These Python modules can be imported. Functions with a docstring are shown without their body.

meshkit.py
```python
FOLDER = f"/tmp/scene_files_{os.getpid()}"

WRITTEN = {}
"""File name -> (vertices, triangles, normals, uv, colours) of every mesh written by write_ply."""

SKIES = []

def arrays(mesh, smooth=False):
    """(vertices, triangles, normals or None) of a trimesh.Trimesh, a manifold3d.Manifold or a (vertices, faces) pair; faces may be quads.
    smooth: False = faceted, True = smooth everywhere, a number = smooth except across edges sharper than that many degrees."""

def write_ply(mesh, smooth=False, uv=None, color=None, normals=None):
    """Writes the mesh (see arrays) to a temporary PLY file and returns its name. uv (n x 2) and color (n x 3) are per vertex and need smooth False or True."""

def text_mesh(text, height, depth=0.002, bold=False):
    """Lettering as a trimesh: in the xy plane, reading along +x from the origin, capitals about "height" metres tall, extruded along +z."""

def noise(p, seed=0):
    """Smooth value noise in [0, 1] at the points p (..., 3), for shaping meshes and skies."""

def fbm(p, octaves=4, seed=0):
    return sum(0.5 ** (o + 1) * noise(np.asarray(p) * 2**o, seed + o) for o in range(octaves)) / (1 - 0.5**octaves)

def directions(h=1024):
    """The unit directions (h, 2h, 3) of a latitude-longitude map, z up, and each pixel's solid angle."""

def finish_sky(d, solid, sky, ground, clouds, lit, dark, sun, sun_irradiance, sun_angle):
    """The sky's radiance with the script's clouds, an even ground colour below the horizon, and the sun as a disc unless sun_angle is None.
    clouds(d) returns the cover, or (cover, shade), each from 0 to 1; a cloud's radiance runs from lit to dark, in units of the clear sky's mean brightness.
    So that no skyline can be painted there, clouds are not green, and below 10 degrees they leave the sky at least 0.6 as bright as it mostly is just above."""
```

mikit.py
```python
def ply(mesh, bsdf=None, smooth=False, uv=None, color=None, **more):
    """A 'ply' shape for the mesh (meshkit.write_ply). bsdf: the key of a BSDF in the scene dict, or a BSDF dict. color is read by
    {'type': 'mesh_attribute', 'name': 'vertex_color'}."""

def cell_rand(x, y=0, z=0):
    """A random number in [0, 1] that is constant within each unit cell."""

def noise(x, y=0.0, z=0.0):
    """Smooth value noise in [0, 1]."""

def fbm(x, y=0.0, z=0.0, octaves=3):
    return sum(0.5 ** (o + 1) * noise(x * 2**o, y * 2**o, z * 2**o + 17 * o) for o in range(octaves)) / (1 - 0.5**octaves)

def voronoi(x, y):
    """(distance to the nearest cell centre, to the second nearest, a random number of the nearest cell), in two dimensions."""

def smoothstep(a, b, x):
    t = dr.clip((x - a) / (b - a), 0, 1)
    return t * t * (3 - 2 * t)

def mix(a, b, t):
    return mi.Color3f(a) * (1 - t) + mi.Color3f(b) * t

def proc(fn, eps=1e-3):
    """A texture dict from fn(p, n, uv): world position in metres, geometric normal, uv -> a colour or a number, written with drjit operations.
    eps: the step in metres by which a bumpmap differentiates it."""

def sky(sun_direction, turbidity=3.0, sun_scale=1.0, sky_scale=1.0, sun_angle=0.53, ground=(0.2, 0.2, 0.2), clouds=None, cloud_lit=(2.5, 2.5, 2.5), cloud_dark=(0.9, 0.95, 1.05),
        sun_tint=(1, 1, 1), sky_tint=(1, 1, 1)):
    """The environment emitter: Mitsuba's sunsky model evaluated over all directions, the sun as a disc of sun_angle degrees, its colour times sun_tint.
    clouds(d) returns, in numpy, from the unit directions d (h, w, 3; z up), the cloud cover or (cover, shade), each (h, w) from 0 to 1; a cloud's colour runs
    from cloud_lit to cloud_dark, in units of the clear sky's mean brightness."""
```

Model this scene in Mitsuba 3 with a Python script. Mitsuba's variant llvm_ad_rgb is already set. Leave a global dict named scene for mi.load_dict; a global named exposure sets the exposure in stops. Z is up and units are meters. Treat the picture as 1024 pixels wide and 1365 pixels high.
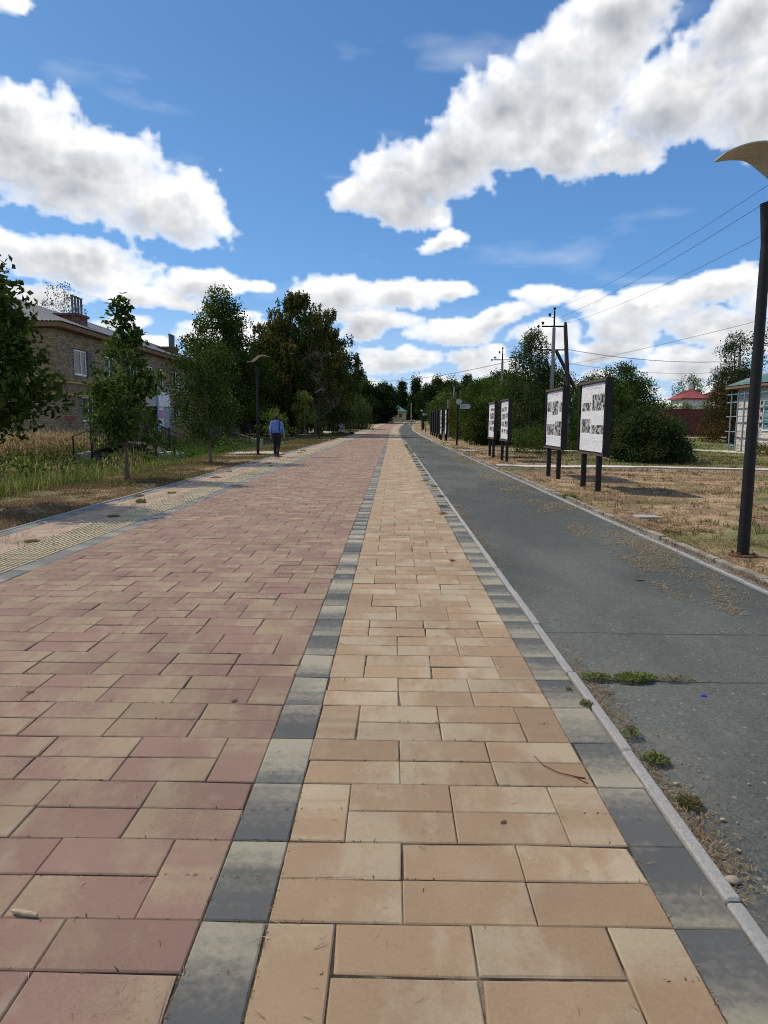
import math, numpy as np, trimesh, mitsuba as mi, drjit as dr, mikit, meshkit
from mikit import noise, fbm, voronoi, cell_rand, smoothstep, mix, proc
T = mi.ScalarTransform4f
PI = math.pi

# ------------------------------------------------------------------ camera, sky, exposure
F_PX, PITCH, YAW, ROLL, CAM = 927.2, .1269, -.0111, -.0083, (.3535, 0.0, 1.469)
cp, sp, cy, sy, cr, sr = math.cos(PITCH), math.sin(PITCH), math.cos(YAW), math.sin(YAW), math.cos(ROLL), math.sin(ROLL)
fw = np.array([sy*cp, cy*cp, -sp]); rt = np.array([cy, -sy, 0.0]); dn = np.cross(fw, rt)
up = -(-sr*rt + cr*dn)
scene, labels, used = {}, {}, {}
scene['camera'] = {'type': 'perspective', 'fov': 2*math.degrees(math.atan(512/F_PX)), 'fov_axis': 'x', 'near_clip': .05, 'far_clip': 3000.0,
                   'to_world': T().look_at(origin=list(CAM), target=(np.array(CAM)+fw).tolist(), up=up.tolist())}
SUN = (-1.0, .42, 1.38)

# clouds: (azimuth, elevation, half width, half height, tilt) in degrees; azimuth 0 = along the street, positive to the right
PUFFS = [(-22.6, 17.2, 7.4, 3.5, -9), (-27.5, 18.4, 5.4, 3.7, 0), (-17.4, 15.6, 4.4, 2.9, -16), (-33, 18.5, 5, 4, 0),
         (1.2, 18.4, 4.2, 2.5, 8), (4.8, 19.6, 4.0, 2.7, 10), (-2.8, 17.4, 2.4, 1.1, 14), (0.4, 16.2, 4.0, 1.4, -10), (9.2, 21.6, 5.0, 3.8, 20), (13.4, 24.2, 4.8, 4.2, 30), (17.2, 27.4, 4.4, 2.8, 25), (13.2, 20.2, 3.8, 2.4, 0),
         (20.8, 22.2, 4.4, 3.2, 6), (25.0, 25.8, 3.4, 2.6, 35), (26.5, 21.2, 4.2, 3.6, 0), (31, 24.5, 5, 5, 0), (3.8, 13.9, 1.9, .75, 6), (23, 30, 4.4, 2.2, 20), (17.2, 19.7, 3.0, 1.7, -5),
         (-24.5, 11.2, 6.6, 1.7, -5), (-31, 11.8, 5, 2.1, 0), (-14.6, 10.6, 3.2, 1.15, 4), (-19.0, 9.3, 4.6, .8, -4), (-28, 8.6, 5, 1.0, 0), (-12.8, 8.3, 2.0, .45, 8), (-28.2, 25.8, 2.3, .7, 8), (-11.2, 10.6, 1.2, .4, 0),
         (-4.4, 9.6, 3.9, 1.6, -2), (0.4, 10.0, 3.4, 1.2, 2), (4.4, 10.4, 1.9, .8, 0), (-1.8, 8.0, 4.4, .8, 3), (12.0, 9.8, 2.6, .8, -6), (15.6, 9.2, 2.4, .8, 0), (19.8, 8.6, 4.8, 1.6, 5), (24.6, 9.8, 4.2, 1.4, 6), (29, 9.0, 4, 1.6, 0), (8.4, 8.2, 3.0, .9, 8)]
_r = np.random.default_rng(4)
for _e in (7.0, 5.7, 4.6, 3.6, 2.7, 1.9):          # rows of small cumulus towards the horizon
    _a = -34.0
    while _a < 34:
        _w = _r.uniform(1.2, 3.8)*(.65+_e*.07); PUFFS.append((_a+_w, _e+_r.uniform(-.35, .35), _w, min(1.25, .20+_w*.24*_r.uniform(.7, 1.3))*(.45+.09*_e), _r.uniform(-3, 6))); _a += 2*_w*_r.uniform(.75, 1.5)+.4

def clouds(d):
    az = np.degrees(np.arctan2(d[..., 0], d[..., 1])); el = np.degrees(np.arcsin(np.clip(d[..., 2], -1, 1)))
    st = 1+1.3*np.exp(-el/6)                       # a level deck seen at a low angle: flatter and finer towards the horizon
    q = np.stack([az, el*1.2+9*(1-np.exp(-np.maximum(el, 0)/5)), 0*az], -1)
    w1 = meshkit.fbm(q*.22+[3, 7, 1], 4, 3)-.5; w2 = meshkit.fbm(q*.22+[31, 17, 5], 4, 9)-.5
    bil = lambda f, o, sd, off: sum(.55**k*np.abs(2*meshkit.noise(q*f*2**k+off, sd+k)-1) for k in range(o))/sum(.55**k for k in range(o))
    B = .42-bil(.36, 5, 50, [4.2, 9.1, 2.0])       # cauliflower heads
    F = np.full(az.shape, -4.0)
    for a, e, rx, ry, t in PUFFS:
        c, s = math.cos(math.radians(t)), math.sin(math.radians(t))
        x, y = az-a+w1*1.7, el-e+w2*1.7/st
        u, v = (x*c+y*s)/rx, (-x*s+y*c)/ry
        v = np.where(v < 0, v*1.12, v)
        F = np.maximum(F, 1-np.sqrt(u*u+v*v))
    z = np.maximum(d[..., 2], .04)
    deck = np.stack([d[..., 0]/z*1.1, d[..., 1]/z*1.1, 0*z], -1)
    far = (meshkit.fbm(deck+[5.3, 2.2, 0], 5, 5)-.56)*4.0
    out = np.clip((np.maximum(np.abs(az)-31, el-33))/6, 0, 1)
    F = np.where(out > 0, np.maximum(F-2.5*out, far-(1-out)*2), F)
    dens = np.clip(F*1.2+.07-.10*np.exp(-el/5)+B*(.78+.40*np.exp(-el/6))+.5*(meshkit.fbm(q*.9, 4, 61)-.5)+.0+.25*(meshkit.fbm(q*1.5, 3, 71)-.5), 0, 1.4)
    cover = 1-np.exp(-dens*4.6)
    # light reaches a point through what lies between it and the sun, upper left of the street
    px = d.shape[0]*2/180.0; tau = np.zeros(az.shape)
    for r, w in ((.35, .20), (.9, .22), (1.8, .25), (3.2, .25)):
        tau += w*np.roll(np.roll(dens, int(round(r*.8*px)), 0), -int(round(-r*.6*px)), 1)
    body = np.clip(F*1.15+.1, 0, 1)
    shade = 1-np.exp(-(1.5*tau+.9*dens*np.clip(.45-B*2.2, 0, 1.6)))
    shade = np.clip(shade*1.15-.14+.6*(meshkit.fbm(q*.5+[2, 5, 0], 5, 81)-.5)*np.clip(dens*1.5, 0, 1), 0, 1)*np.clip(dens*3.0, 0, 1)
    wisp = np.clip(meshkit.fbm(q*[.10, .3, 1]+[8, 8, 2], 5, 44)-.62, 0, 1)*.9
    haze = np.clip(1-el/10, 0, 1)*.30
    return np.maximum(np.maximum(cover*.985, wisp), haze), shade*np.where(cover > .3, 1, .3)

scene['sky'] = mikit.sky(SUN, turbidity=3.0, clouds=clouds, cloud_lit=(4.5, 4.42, 4.3), cloud_dark=(1.5, 1.57, 1.69), sky_tint=(.86, 1.27, 1.60), ground=(.16, .14, .11))
exposure = 1.3

# ------------------------------------------------------------------ helpers
def numbered(key):
    n = used.get(key, 0); used[key] = n+1
    return key if n == 0 else f'{key}_{n:03d}'

def thing(name, label, cat, group=None, kind=None):
    k = numbered(name); labels[k] = {'label': label}
    if cat: labels[k]['category'] = cat
    if group: labels[k]['group'] = group
    if kind: labels[k]['kind'] = kind
    return k

def obj(name, mesh, mat, parent=None, label=None, kind=None, smooth=False, uv=None, color=None, **kw):
    k = numbered(f'{parent}__{name}' if parent else name)
    scene[k] = mikit.ply(mesh, mat, smooth=smooth, uv=uv, color=color, **kw)
    if label or kind:
        labels.setdefault(k, {})
        if label: labels[k]['label'] = label
        if kind: labels[k]['kind'] = kind
    return k

def struct(name, mesh, mat, label=None, **kw):
    k = obj(name, mesh, mat, None, label, 'structure', **kw)
    return k

class MB:
    """collects quads, boxes and tubes"""
    def __init__(s): s.v, s.f, s.c, s.n = [], [], [], 0
    def add(s, v, f, c=None):
        v = np.asarray(v, float); f = np.asarray(f, int)
        if f.shape[1] == 4: f = np.vstack([f[:, [0, 1, 2]], f[:, [0, 2, 3]]])
        s.v.append(v); s.f.append(f+s.n); s.n += len(v)
        s.c.append(np.broadcast_to(np.array(c if c is not None else (1, 1, 1), float), (len(v), 3)))
        return s
    def mesh(s, m): return s.add(m.vertices, m.faces)
    def box(s, x0, x1, y0, y1, z0, z1, c=None):
        v = [(x, y, z) for x in (x0, x1) for y in (y0, y1) for z in (z0, z1)]
        return s.add(v, [[0, 1, 3, 2], [4, 6, 7, 5], [0, 4, 5, 1], [2, 3, 7, 6], [0, 2, 6, 4], [1, 5, 7, 3]], c)
    def bbox(s, x0, x1, y0, y1, z0, z1, b=.006):
        """box with bevelled edges"""
        P = []
        for x, sx in ((x0, 1), (x1, -1)):
            for y, sy_ in ((y0, 1), (y1, -1)):
                for z, sz in ((z0, 1), (z1, -1)):
                    P += [(x+b*sx, y+b*sy_, z), (x+b*sx, y, z+b*sz), (x, y+b*sy_, z+b*sz)]
        return s.mesh(trimesh.convex.convex_hull(np.array(P)))
    def tube(s, pts, r, sides=8, c=None, cap=True):
        p = np.asarray(pts, float); r = np.broadcast_to(np.asarray(r, float), (len(p),))
        t = np.gradient(p, axis=0); t /= np.linalg.norm(t, axis=1, keepdims=True)+1e-12
        ref = np.array([0, 0, 1.0]) if abs(t[:, 2]).mean() < .8 else np.array([1.0, 0, 0])
        a = np.cross(t, ref); a /= np.linalg.norm(a, axis=1, keepdims=True)+1e-12
        b = np.cross(t, a); an = np.arange(sides)*2*PI/sides
        v = p[:, None]+r[:, None, None]*(np.cos(an)[None, :, None]*a[:, None]+np.sin(an)[None, :, None]*b[:, None])
        i, j = np.meshgrid(np.arange(len(p)-1), np.arange(sides), indexing='ij')
        q = np.stack([i*sides+j, i*sides+(j+1) % sides, (i+1)*sides+(j+1) % sides, (i+1)*sides+j], -1).reshape(-1, 4)
        f = np.vstack([q[:, [0, 1, 2]], q[:, [0, 2, 3]]])
        v = v.reshape(-1, 3)
        if cap:
            n = len(v); v = np.vstack([v, p[0], p[-1]]); k = np.arange(sides)
            f = np.vstack([f, np.stack([k*0+n, (k+1) % sides, k], 1), np.stack([k*0+n+1, (len(p)-1)*sides+k, (len(p)-1)*sides+(k+1) % sides], 1)])
        return s.add(v, f, c)
    def get(s): return np.vstack(s.v), np.vstack(s.f)
    def col(s): return np.vstack(s.c)
    def build(s, name, mat, parent=None, **kw): return obj(name, s.get(), mat, parent, **kw)
    def buildc(s, name, mat, parent=None, **kw): return obj(name, s.get(), mat, parent, color=s.col(), **kw)

def ss(a, b, x):
    t = np.clip((np.asarray(x, float)-a)/(b-a), 0, 1); return t*t*(3-2*t)

def gz(y): return 1.7*(np.clip(np.asarray(y, float)-70, 0, 130)/110)**2
def bend(y): return 2.6*(np.clip(np.asarray(y, float)-108, 0, 90)/70)**2
def hz(x, y):
    """terrain height"""
    x, y = np.asarray(x, float), np.asarray(y, float)
    ditch = ss(-7.0, -9.3, x)*ss(-14.6, -12.6, x)*ss(74, 68, y)
    rise = ss(12, 20, x)*ss(34, 60, y)
    dip = ss(-4.9, -5.6, x)+ss(3.95, 4.6, x)
    bumps = (meshkit.fbm(np.stack([x*.5, y*.5, 0*x], -1), 3, 2)-.5)*.10*np.clip(dip, 0, 1)
    return gz(y)-.85*ditch+.6*rise+bumps

def gmesh(x0, x1, y0, y1, nx, ny, z=0.0, fn=None, pw=1.0):
    u = np.linspace(0, 1, nx+1); w = np.linspace(0, 1, ny+1)**pw
    X, Y = np.meshgrid(x0+(x1-x0)*u, y0+(y1-y0)*w, indexing='ij')
    Z = (fn(X, Y) if fn else 0*X)+z
    i, j = np.meshgrid(np.arange(nx), np.arange(ny), indexing='ij')
    q = np.stack([i*(ny+1)+j, (i+1)*(ny+1)+j, (i+1)*(ny+1)+j+1, i*(ny+1)+j+1], -1).reshape(-1, 4)
    return np.stack([X, Y, Z], -1).reshape(-1, 3), q

# ------------------------------------------------------------------ materials
def pr(color, rough=.7, **kw): return {'type': 'principled', 'base_color': color if isinstance(color, dict) else {'type': 'rgb', 'value': list(color)}, 'roughness': rough, 'specular': .35, **kw}
def two(b): return {'type': 'twosided', 'bsdf': b}
VC = {'type': 'mesh_attribute', 'name': 'vertex_color'}

def grain(p, s=220.0): return noise(p.x*s, p.y*s, p.z*s)

def paver_fn(a, b, c, lo, hi, blot, keep=.5):
    """cast concrete paver with a two tone colour mix that changes along its length: uv.x = 2*id + place along it, uv.y across"""
    def fn(p, n, uv):
        i = dr.floor(uv.x*.5); u0 = uv.x-2*i; r1, r2, r3 = cell_rand(i, 3), cell_rand(i, 7), cell_rand(i, 11)
        u = dr.select(r3 > keep, u0, 1-u0)
        w = fbm(u*3+r1*40, uv.y*1.6+r2*9, r3*5, 4)-.5
        streak = fbm(u*9+r2*31, uv.y*1.1+r1*7, 2, 3)-.5
        speck = fbm(p.x*55, p.y*55, 0, 3)-.5
        k = smoothstep(.12, .88, u*(lo+hi*r1)+.66*r2-.30+w*blot+streak*blot*.8+speck*.35)
        col = mix(a, b, k)
        col = mix(col, c, smoothstep(.55, .80, fbm(p.x*4+r2*30, p.y*4+3, 0, 4))*.35)
        spots = smoothstep(.82, .88, noise(p.x*150, p.y*110, 3))*smoothstep(.72, .84, noise(p.x*6, p.y*6, 5))
        dirt = fbm(p.x*2.6, p.y*1.9, 0, 5)
        col = col*(.84+.16*grain(p)+.16*noise(p.x*620, p.y*620))*(.90+.20*r3)*(.86+.28*dirt)
        col = mix(col, mi.Color3f(.30, .27, .22), smoothstep(.62, .80, fbm(p.x*9+2, p.y*7, 4, 4))*.22)
        return mix(col, mi.Color3f(.085, .06, .045), spots*.35)
    return fn

def bsdf(key, d): scene[key] = d; return key
bsdf('m_tan', pr(proc(paver_fn((.255, .187, .122), (.308, .262, .188), (.235, .161, .102), .5, .4, 1.0)), .82))
bsdf('m_red', pr(proc(paver_fn((.196, .129, .107), (.236, .186, .130), (.168, .108, .092), .5, .45, .9)), .82))
bsdf('m_grey', pr(proc(paver_fn((.074, .082, .086), (.255, .245, .195), (.10, .108, .11), .72, .25, .45, .2)), .78))
bsdf('m_grey_right', pr(proc(paver_fn((.072, .080, .084), (.235, .225, .18), (.10, .108, .11), .72, .25, .45, .85)), .78))
bsdf('m_grey_left', pr(proc(paver_fn((.115, .128, .135), (.21, .21, .185), (.15, .16, .16), .5, .4, .6)), .8))
bsdf('m_pink', pr(proc(paver_fn((.275, .205, .155), (.31, .25, .19), (.24, .175, .13), .6, .4, .9)), .85))
bsdf('m_tactile', pr(proc(lambda p, n, uv: mix((.47, .41, .27), (.36, .31, .21), fbm(p.x*7, p.y*7, 0, 4))*(.8+.35*grain(p))*(.75+.5*fbm(p.x*1.3, p.y*1.3, 2, 3))), .85))
bsdf('m_bed', pr(proc(lambda p, n, uv: mix((.035, .028, .022), (.17, .14, .10), smoothstep(.45, .75, fbm(p.x*9, p.y*9, 0, 4)))*(.6+.8*grain(p, 300.0))), .95))
bsdf('m_dirt', pr(proc(lambda p, n, uv: mix((.05, .04, .03), (.10, .08, .06), fbm(p.x*14, p.y*14, 0, 4))*(.6+.8*grain(p))), .95))
bsdf('m_kerb', pr(proc(lambda p, n, uv: mix((.205, .222, .232), (.28, .285, .28), fbm(p.x*8, p.y*3, 0, 4))*(.78+.4*grain(p, 160.0))), .85))
bsdf('m_concrete', pr(proc(lambda p, n, uv: mix((.33, .32, .29), (.46, .44, .40), fbm(p.x*2, p.y*2, p.z*2, 5))*(.82+.3*grain(p, 90.0))), .9))

def asphalt(p, n, uv):
    base = mix((.050, .060, .058), (.086, .097, .092), smoothstep(.25, .75, fbm(p.x*.9, p.y*.45, 0, 5)))*(.88+.24*fbm(p.x*7, p.y*5, 6, 4))
    d1, d2, r = voronoi(p.x*95, p.y*95)
    base = base*(.72+.55*r)
    e1, e2, s = voronoi(p.x*24+5, p.y*24)
    stone = smoothstep(.30, .16, e1)*dr.select(s > .90, 1.0, 0.0)
    base = mix(base, mi.Color3f(.21, .20, .175)*(.45+.8*cell_rand(s*4000)), stone*.6)
    sand = smoothstep(.56, .75, fbm(p.x*2.2, p.y*1.1+9, 0, 5))*smoothstep(1.95, 1.50, p.x+.25*noise(p.y*1.7))
    return mix(base, mi.Color3f(.20, .175, .135), sand*.75*smoothstep(.3, .6, noise(p.x*90, p.y*90)))
bsdf('m_asphalt', {'type': 'bumpmap', 'arbitrary': proc(lambda p, n, uv: voronoi(p.x*95, p.y*95)[0], eps=2e-3), 'scale': .0035, 'bsdf': pr(proc(asphalt), .75)})

def soil(p, n, uv):
    straw = mix((.20, .14, .082), (.27, .205, .125), fbm(p.x*5, p.y*5, 0, 5))
    soil_ = mix((.105, .075, .05), (.19, .13, .08), fbm(p.x*11, p.y*11, 0, 4))
    c = mix(straw, soil_, smoothstep(.42, .62, fbm(p.x*1.9, p.y*1.9, 4, 5)))
    lawn = mix((.055, .085, .022), (.10, .12, .04), fbm(p.x*4, p.y*4, 0, 4))
    g = smoothstep(.60, .74, fbm(p.x*.45, p.y*.45, 8, 4)+.34*smoothstep(22.5, 28, p.y)*smoothstep(5.5, 10, p.x)+.30*smoothstep(-6.9, -8.2, p.x))
    return mix(c, lawn, g*.85)*(.6+.8*noise(p.x*60, p.y*60))
bsdf('m_soil', pr(proc(soil), .95, ))
bsdf('m_leaf', {'type': 'principledthin', 'base_color': VC, 'roughness': .55, 'diff_trans': .85, 'spec_trans': 0.0})
bsdf('m_vc', two(pr(VC, .88)))
bsdf('m_vcmetal', two(pr(VC, .45)))
bsdf('m_bark', pr(proc(lambda p, n, uv: mix((.07, .055, .04), (.19, .155, .115), fbm(p.x*18, p.y*18, p.z*4, 4))), .95))
bsdf('m_black', pr(proc(lambda p, n, uv: mix((.009, .009, .011), (.016, .015, .017), fbm(p.x*9, p.y*9, p.z*9, 3))), .5, specular=.25))
bsdf('m_sail', two(pr(proc(lambda p, n, uv: mix((.40, .375, .31), (.46, .435, .36), fbm(p.x*5, p.y*5, p.z*5, 3))), .5)))
bsdf('m_rust', pr(proc(lambda p, n, uv: mix((.05, .028, .02), (.15, .075, .04), fbm(p.x*40, p.y*40, p.z*40, 4))), .8))
bsdf('m_steel', pr((.34, .35, .37), .42, metallic=.7))
bsdf('m_zinc', two(pr(proc(lambda p, n, uv: mix((.10, .115, .135), (.15, .165, .185), fbm(p.x*.8, p.y*.8, p.z, 4))), .75, specular=.2)))
bsdf('m_white', pr((.72, .73, .74), .45))
bsdf('m_glass', two(pr((.02, .024, .03), .08, specular=.4)))
bsdf('m_curtain', pr((.32, .33, .36), .8))
bsdf('m_bluetrim', pr((.23, .33, .52), .5))
bsdf('m_pipe', pr((.50, .30, .06), .5))
bsdf('m_wood', pr(proc(lambda p, n, uv: mix((.15, .088, .048), (.23, .14, .08), fbm(p.x*2, p.y*2, p.z*20, 4))), .8))
bsdf('m_oldwood', pr(proc(lambda p, n, uv: mix((.035, .028, .024), (.085, .07, .058), fbm(p.x*24, p.y*24, p.z*1.5, 4))), .9))
bsdf('m_poleconc', pr(proc(lambda p, n, uv: mix((.20, .20, .195), (.29, .285, .27), fbm(p.x*6, p.y*6, p.z*2, 4))), .9))
bsdf('m_greenroof', two(pr((.05, .135, .15), .4)))
bsdf('m_redroof', two(pr((.26, .06, .065), .55)))
bsdf('m_fence', two(pr((.135, .022, .024), .45)))
bsdf('m_shutter', pr((.14, .29, .34), .5))
bsdf('m_lattice', pr((.20, .28, .36), .55))
bsdf('m_yellowwall', pr((.50, .42, .24), .8))
bsdf('m_pinkpanel', pr((.42, .30, .32), .8))
bsdf('m_mortar', pr((.075, .066, .055), .95))
bsdf('m_whitewash', pr(proc(lambda p, n, uv: mix((.60, .59, .56), (.36, .34, .30), smoothstep(.55, .78, fbm(p.x*3, p.y*3, p.z*3, 5)))), .9))
bsdf('m_skin', pr((.42, .25, .175), .55))
bsdf('m_hair', pr((.02, .015, .012), .7))
bsdf('m_shirt', pr(proc(lambda p, n, uv: mix((.105, .20, .50), (.14, .25, .58), fbm(p.x*14, p.y*14, p.z*7, 3))), .85))
bsdf('m_trousers', pr((.012, .012, .014), .8))
bsdf('m_shoe', pr((.03, .016, .012), .45))
bsdf('m_navy', pr((.012, .016, .045), .7))
bsdf('m_tyre', pr((.015, .015, .016), .85))
bsdf('m_stick', pr(proc(lambda p, n, uv: mix((.28, .22, .15), (.45, .38, .28), noise(p.x*90, p.y*90, p.z*90))), .85))
bsdf('m_twig', pr((.12, .045, .03), .8))
bsdf('m_pebble', pr(proc(lambda p, n, uv: mix((.20, .17, .13), (.33, .29, .23), fbm(p.x*60, p.y*60, p.z*60, 3))), .9))

def photo_print(u, v, seed):
    """a black and white photograph as flat print: blotches of ink with a paler sky and darker ground"""
    a = fbm(u*9+seed*3.7, v*9+seed, 0, 5)
    ink = smoothstep(.40, .66, a+.12*noise(u*50+seed, v*50)-.05)
    return mix((.035, .035, .04), (.42, .43, .45), ink)
LAYOUT = [[(.05, .43, .27, .40), (.47, .94, .16, .40), (.05, .43, .52, .73), (.47, .93, .61, .74)],
          [(.03, .28, .18, .37), (.35, .70, .18, .43), (.76, .98, .21, .38), (.05, .50, .60, .80), (.53, .98, .55, .81)],
          [(.08, .36, .17, .27), (.42, .72, .15, .27), (.12, .5, .34, .48), (.55, .92, .32, .46), (.08, .42, .54, .66), (.5, .9, .52, .68), (.1, .3, .74, .84), (.4, .62, .74, .84), (.7, .9, .74, .86)],
          [(.3, .85, .14, .22), (.2, .80, .28, .45), (.1, .32, .5, .64), (.4, .9, .5, .62), (.15, .6, .68, .80), (.66, .92, .68, .84)]]
def poster(p, n, uv):
    b = dr.floor(uv.x*.5); u = uv.x-2*b; v = 1-uv.y
    c = mi.Color3f(.62, .65, .70)
    letters = dr.select((cell_rand(dr.floor(u*60), dr.floor(v*70), 5) > .42), 1.0, 0.0)
    head = dr.select((u > .2) & (u < .8) & (v > .045) & (v < .085), letters, 0.0)
    c = mix(c, mi.Color3f(.45, .30, .38), head*.8)
    line = dr.select((v > .79) & (v < .93) & (u > .06) & (u < .94) & (dr.abs(u-.49) > .03), dr.select(noise(v*260, 0, 1) > .5, 1.0, 0.0)*dr.select(cell_rand(dr.floor(u*55), dr.floor(v*130)) > .25, 1.0, 0.0), 0.0)
    c = mix(c, mi.Color3f(.40, .42, .45), dr.select(b < 1.5, line, 0.0)*.5)
    for k, rects in enumerate(LAYOUT):
        for m, (a0, a1, b0, b1) in enumerate(rects):
            inside = (dr.abs(b-k) < .5) & (u > a0) & (u < a1) & (v > b0) & (v < b1)
            c = dr.select(inside, photo_print((u-a0)/(a1-a0)*(a1-a0)*3, v*3, 1.7*m+5*k), c)
    return c
bsdf('m_poster', two(pr(proc(poster), .35)))

bsdf('m_trim', pr((.085, .066, .05), .6))
# ------------------------------------------------------------------ ground
rng = np.random.default_rng(7)
gx = np.concatenate([np.linspace(-700, -40, 12)[:-1], np.linspace(-40, -15, 18)[:-1], np.linspace(-15, -5.05, 46)[:-1], np.linspace(-5.05, 3.95, 4)[:-1], np.linspace(3.95, 16, 50)[:-1], np.linspace(16, 45, 20)[:-1], np.linspace(45, 700, 12)])
gy = np.concatenate([np.linspace(-60, 2, 6)[:-1], np.linspace(2, 45, 150)[:-1], np.linspace(45, 110, 60)[:-1], np.linspace(110, 220, 30)[:-1], np.linspace(220, 1500, 10)])
X, Y = np.meshgrid(gx, gy, indexing='ij'); Z = hz(X, Y)
under = (X > -5.06) & (X < 3.96) & (Y < 205)
Z = np.where(under, gz(Y)-.10, Z)
i, j = np.meshgrid(np.arange(len(gx)-1), np.arange(len(gy)-1), indexing='ij'); ny = len(gy)
q = np.stack([i*ny+j, (i+1)*ny+j, (i+1)*ny+j+1, i*ny+j+1], -1).reshape(-1, 4)
struct('ground', (np.stack([X, Y, Z], -1).reshape(-1, 3), q), 'm_soil', 'dry mown ground with straw, soil and patches of lawn on both sides of the promenade', smooth=True)

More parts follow.
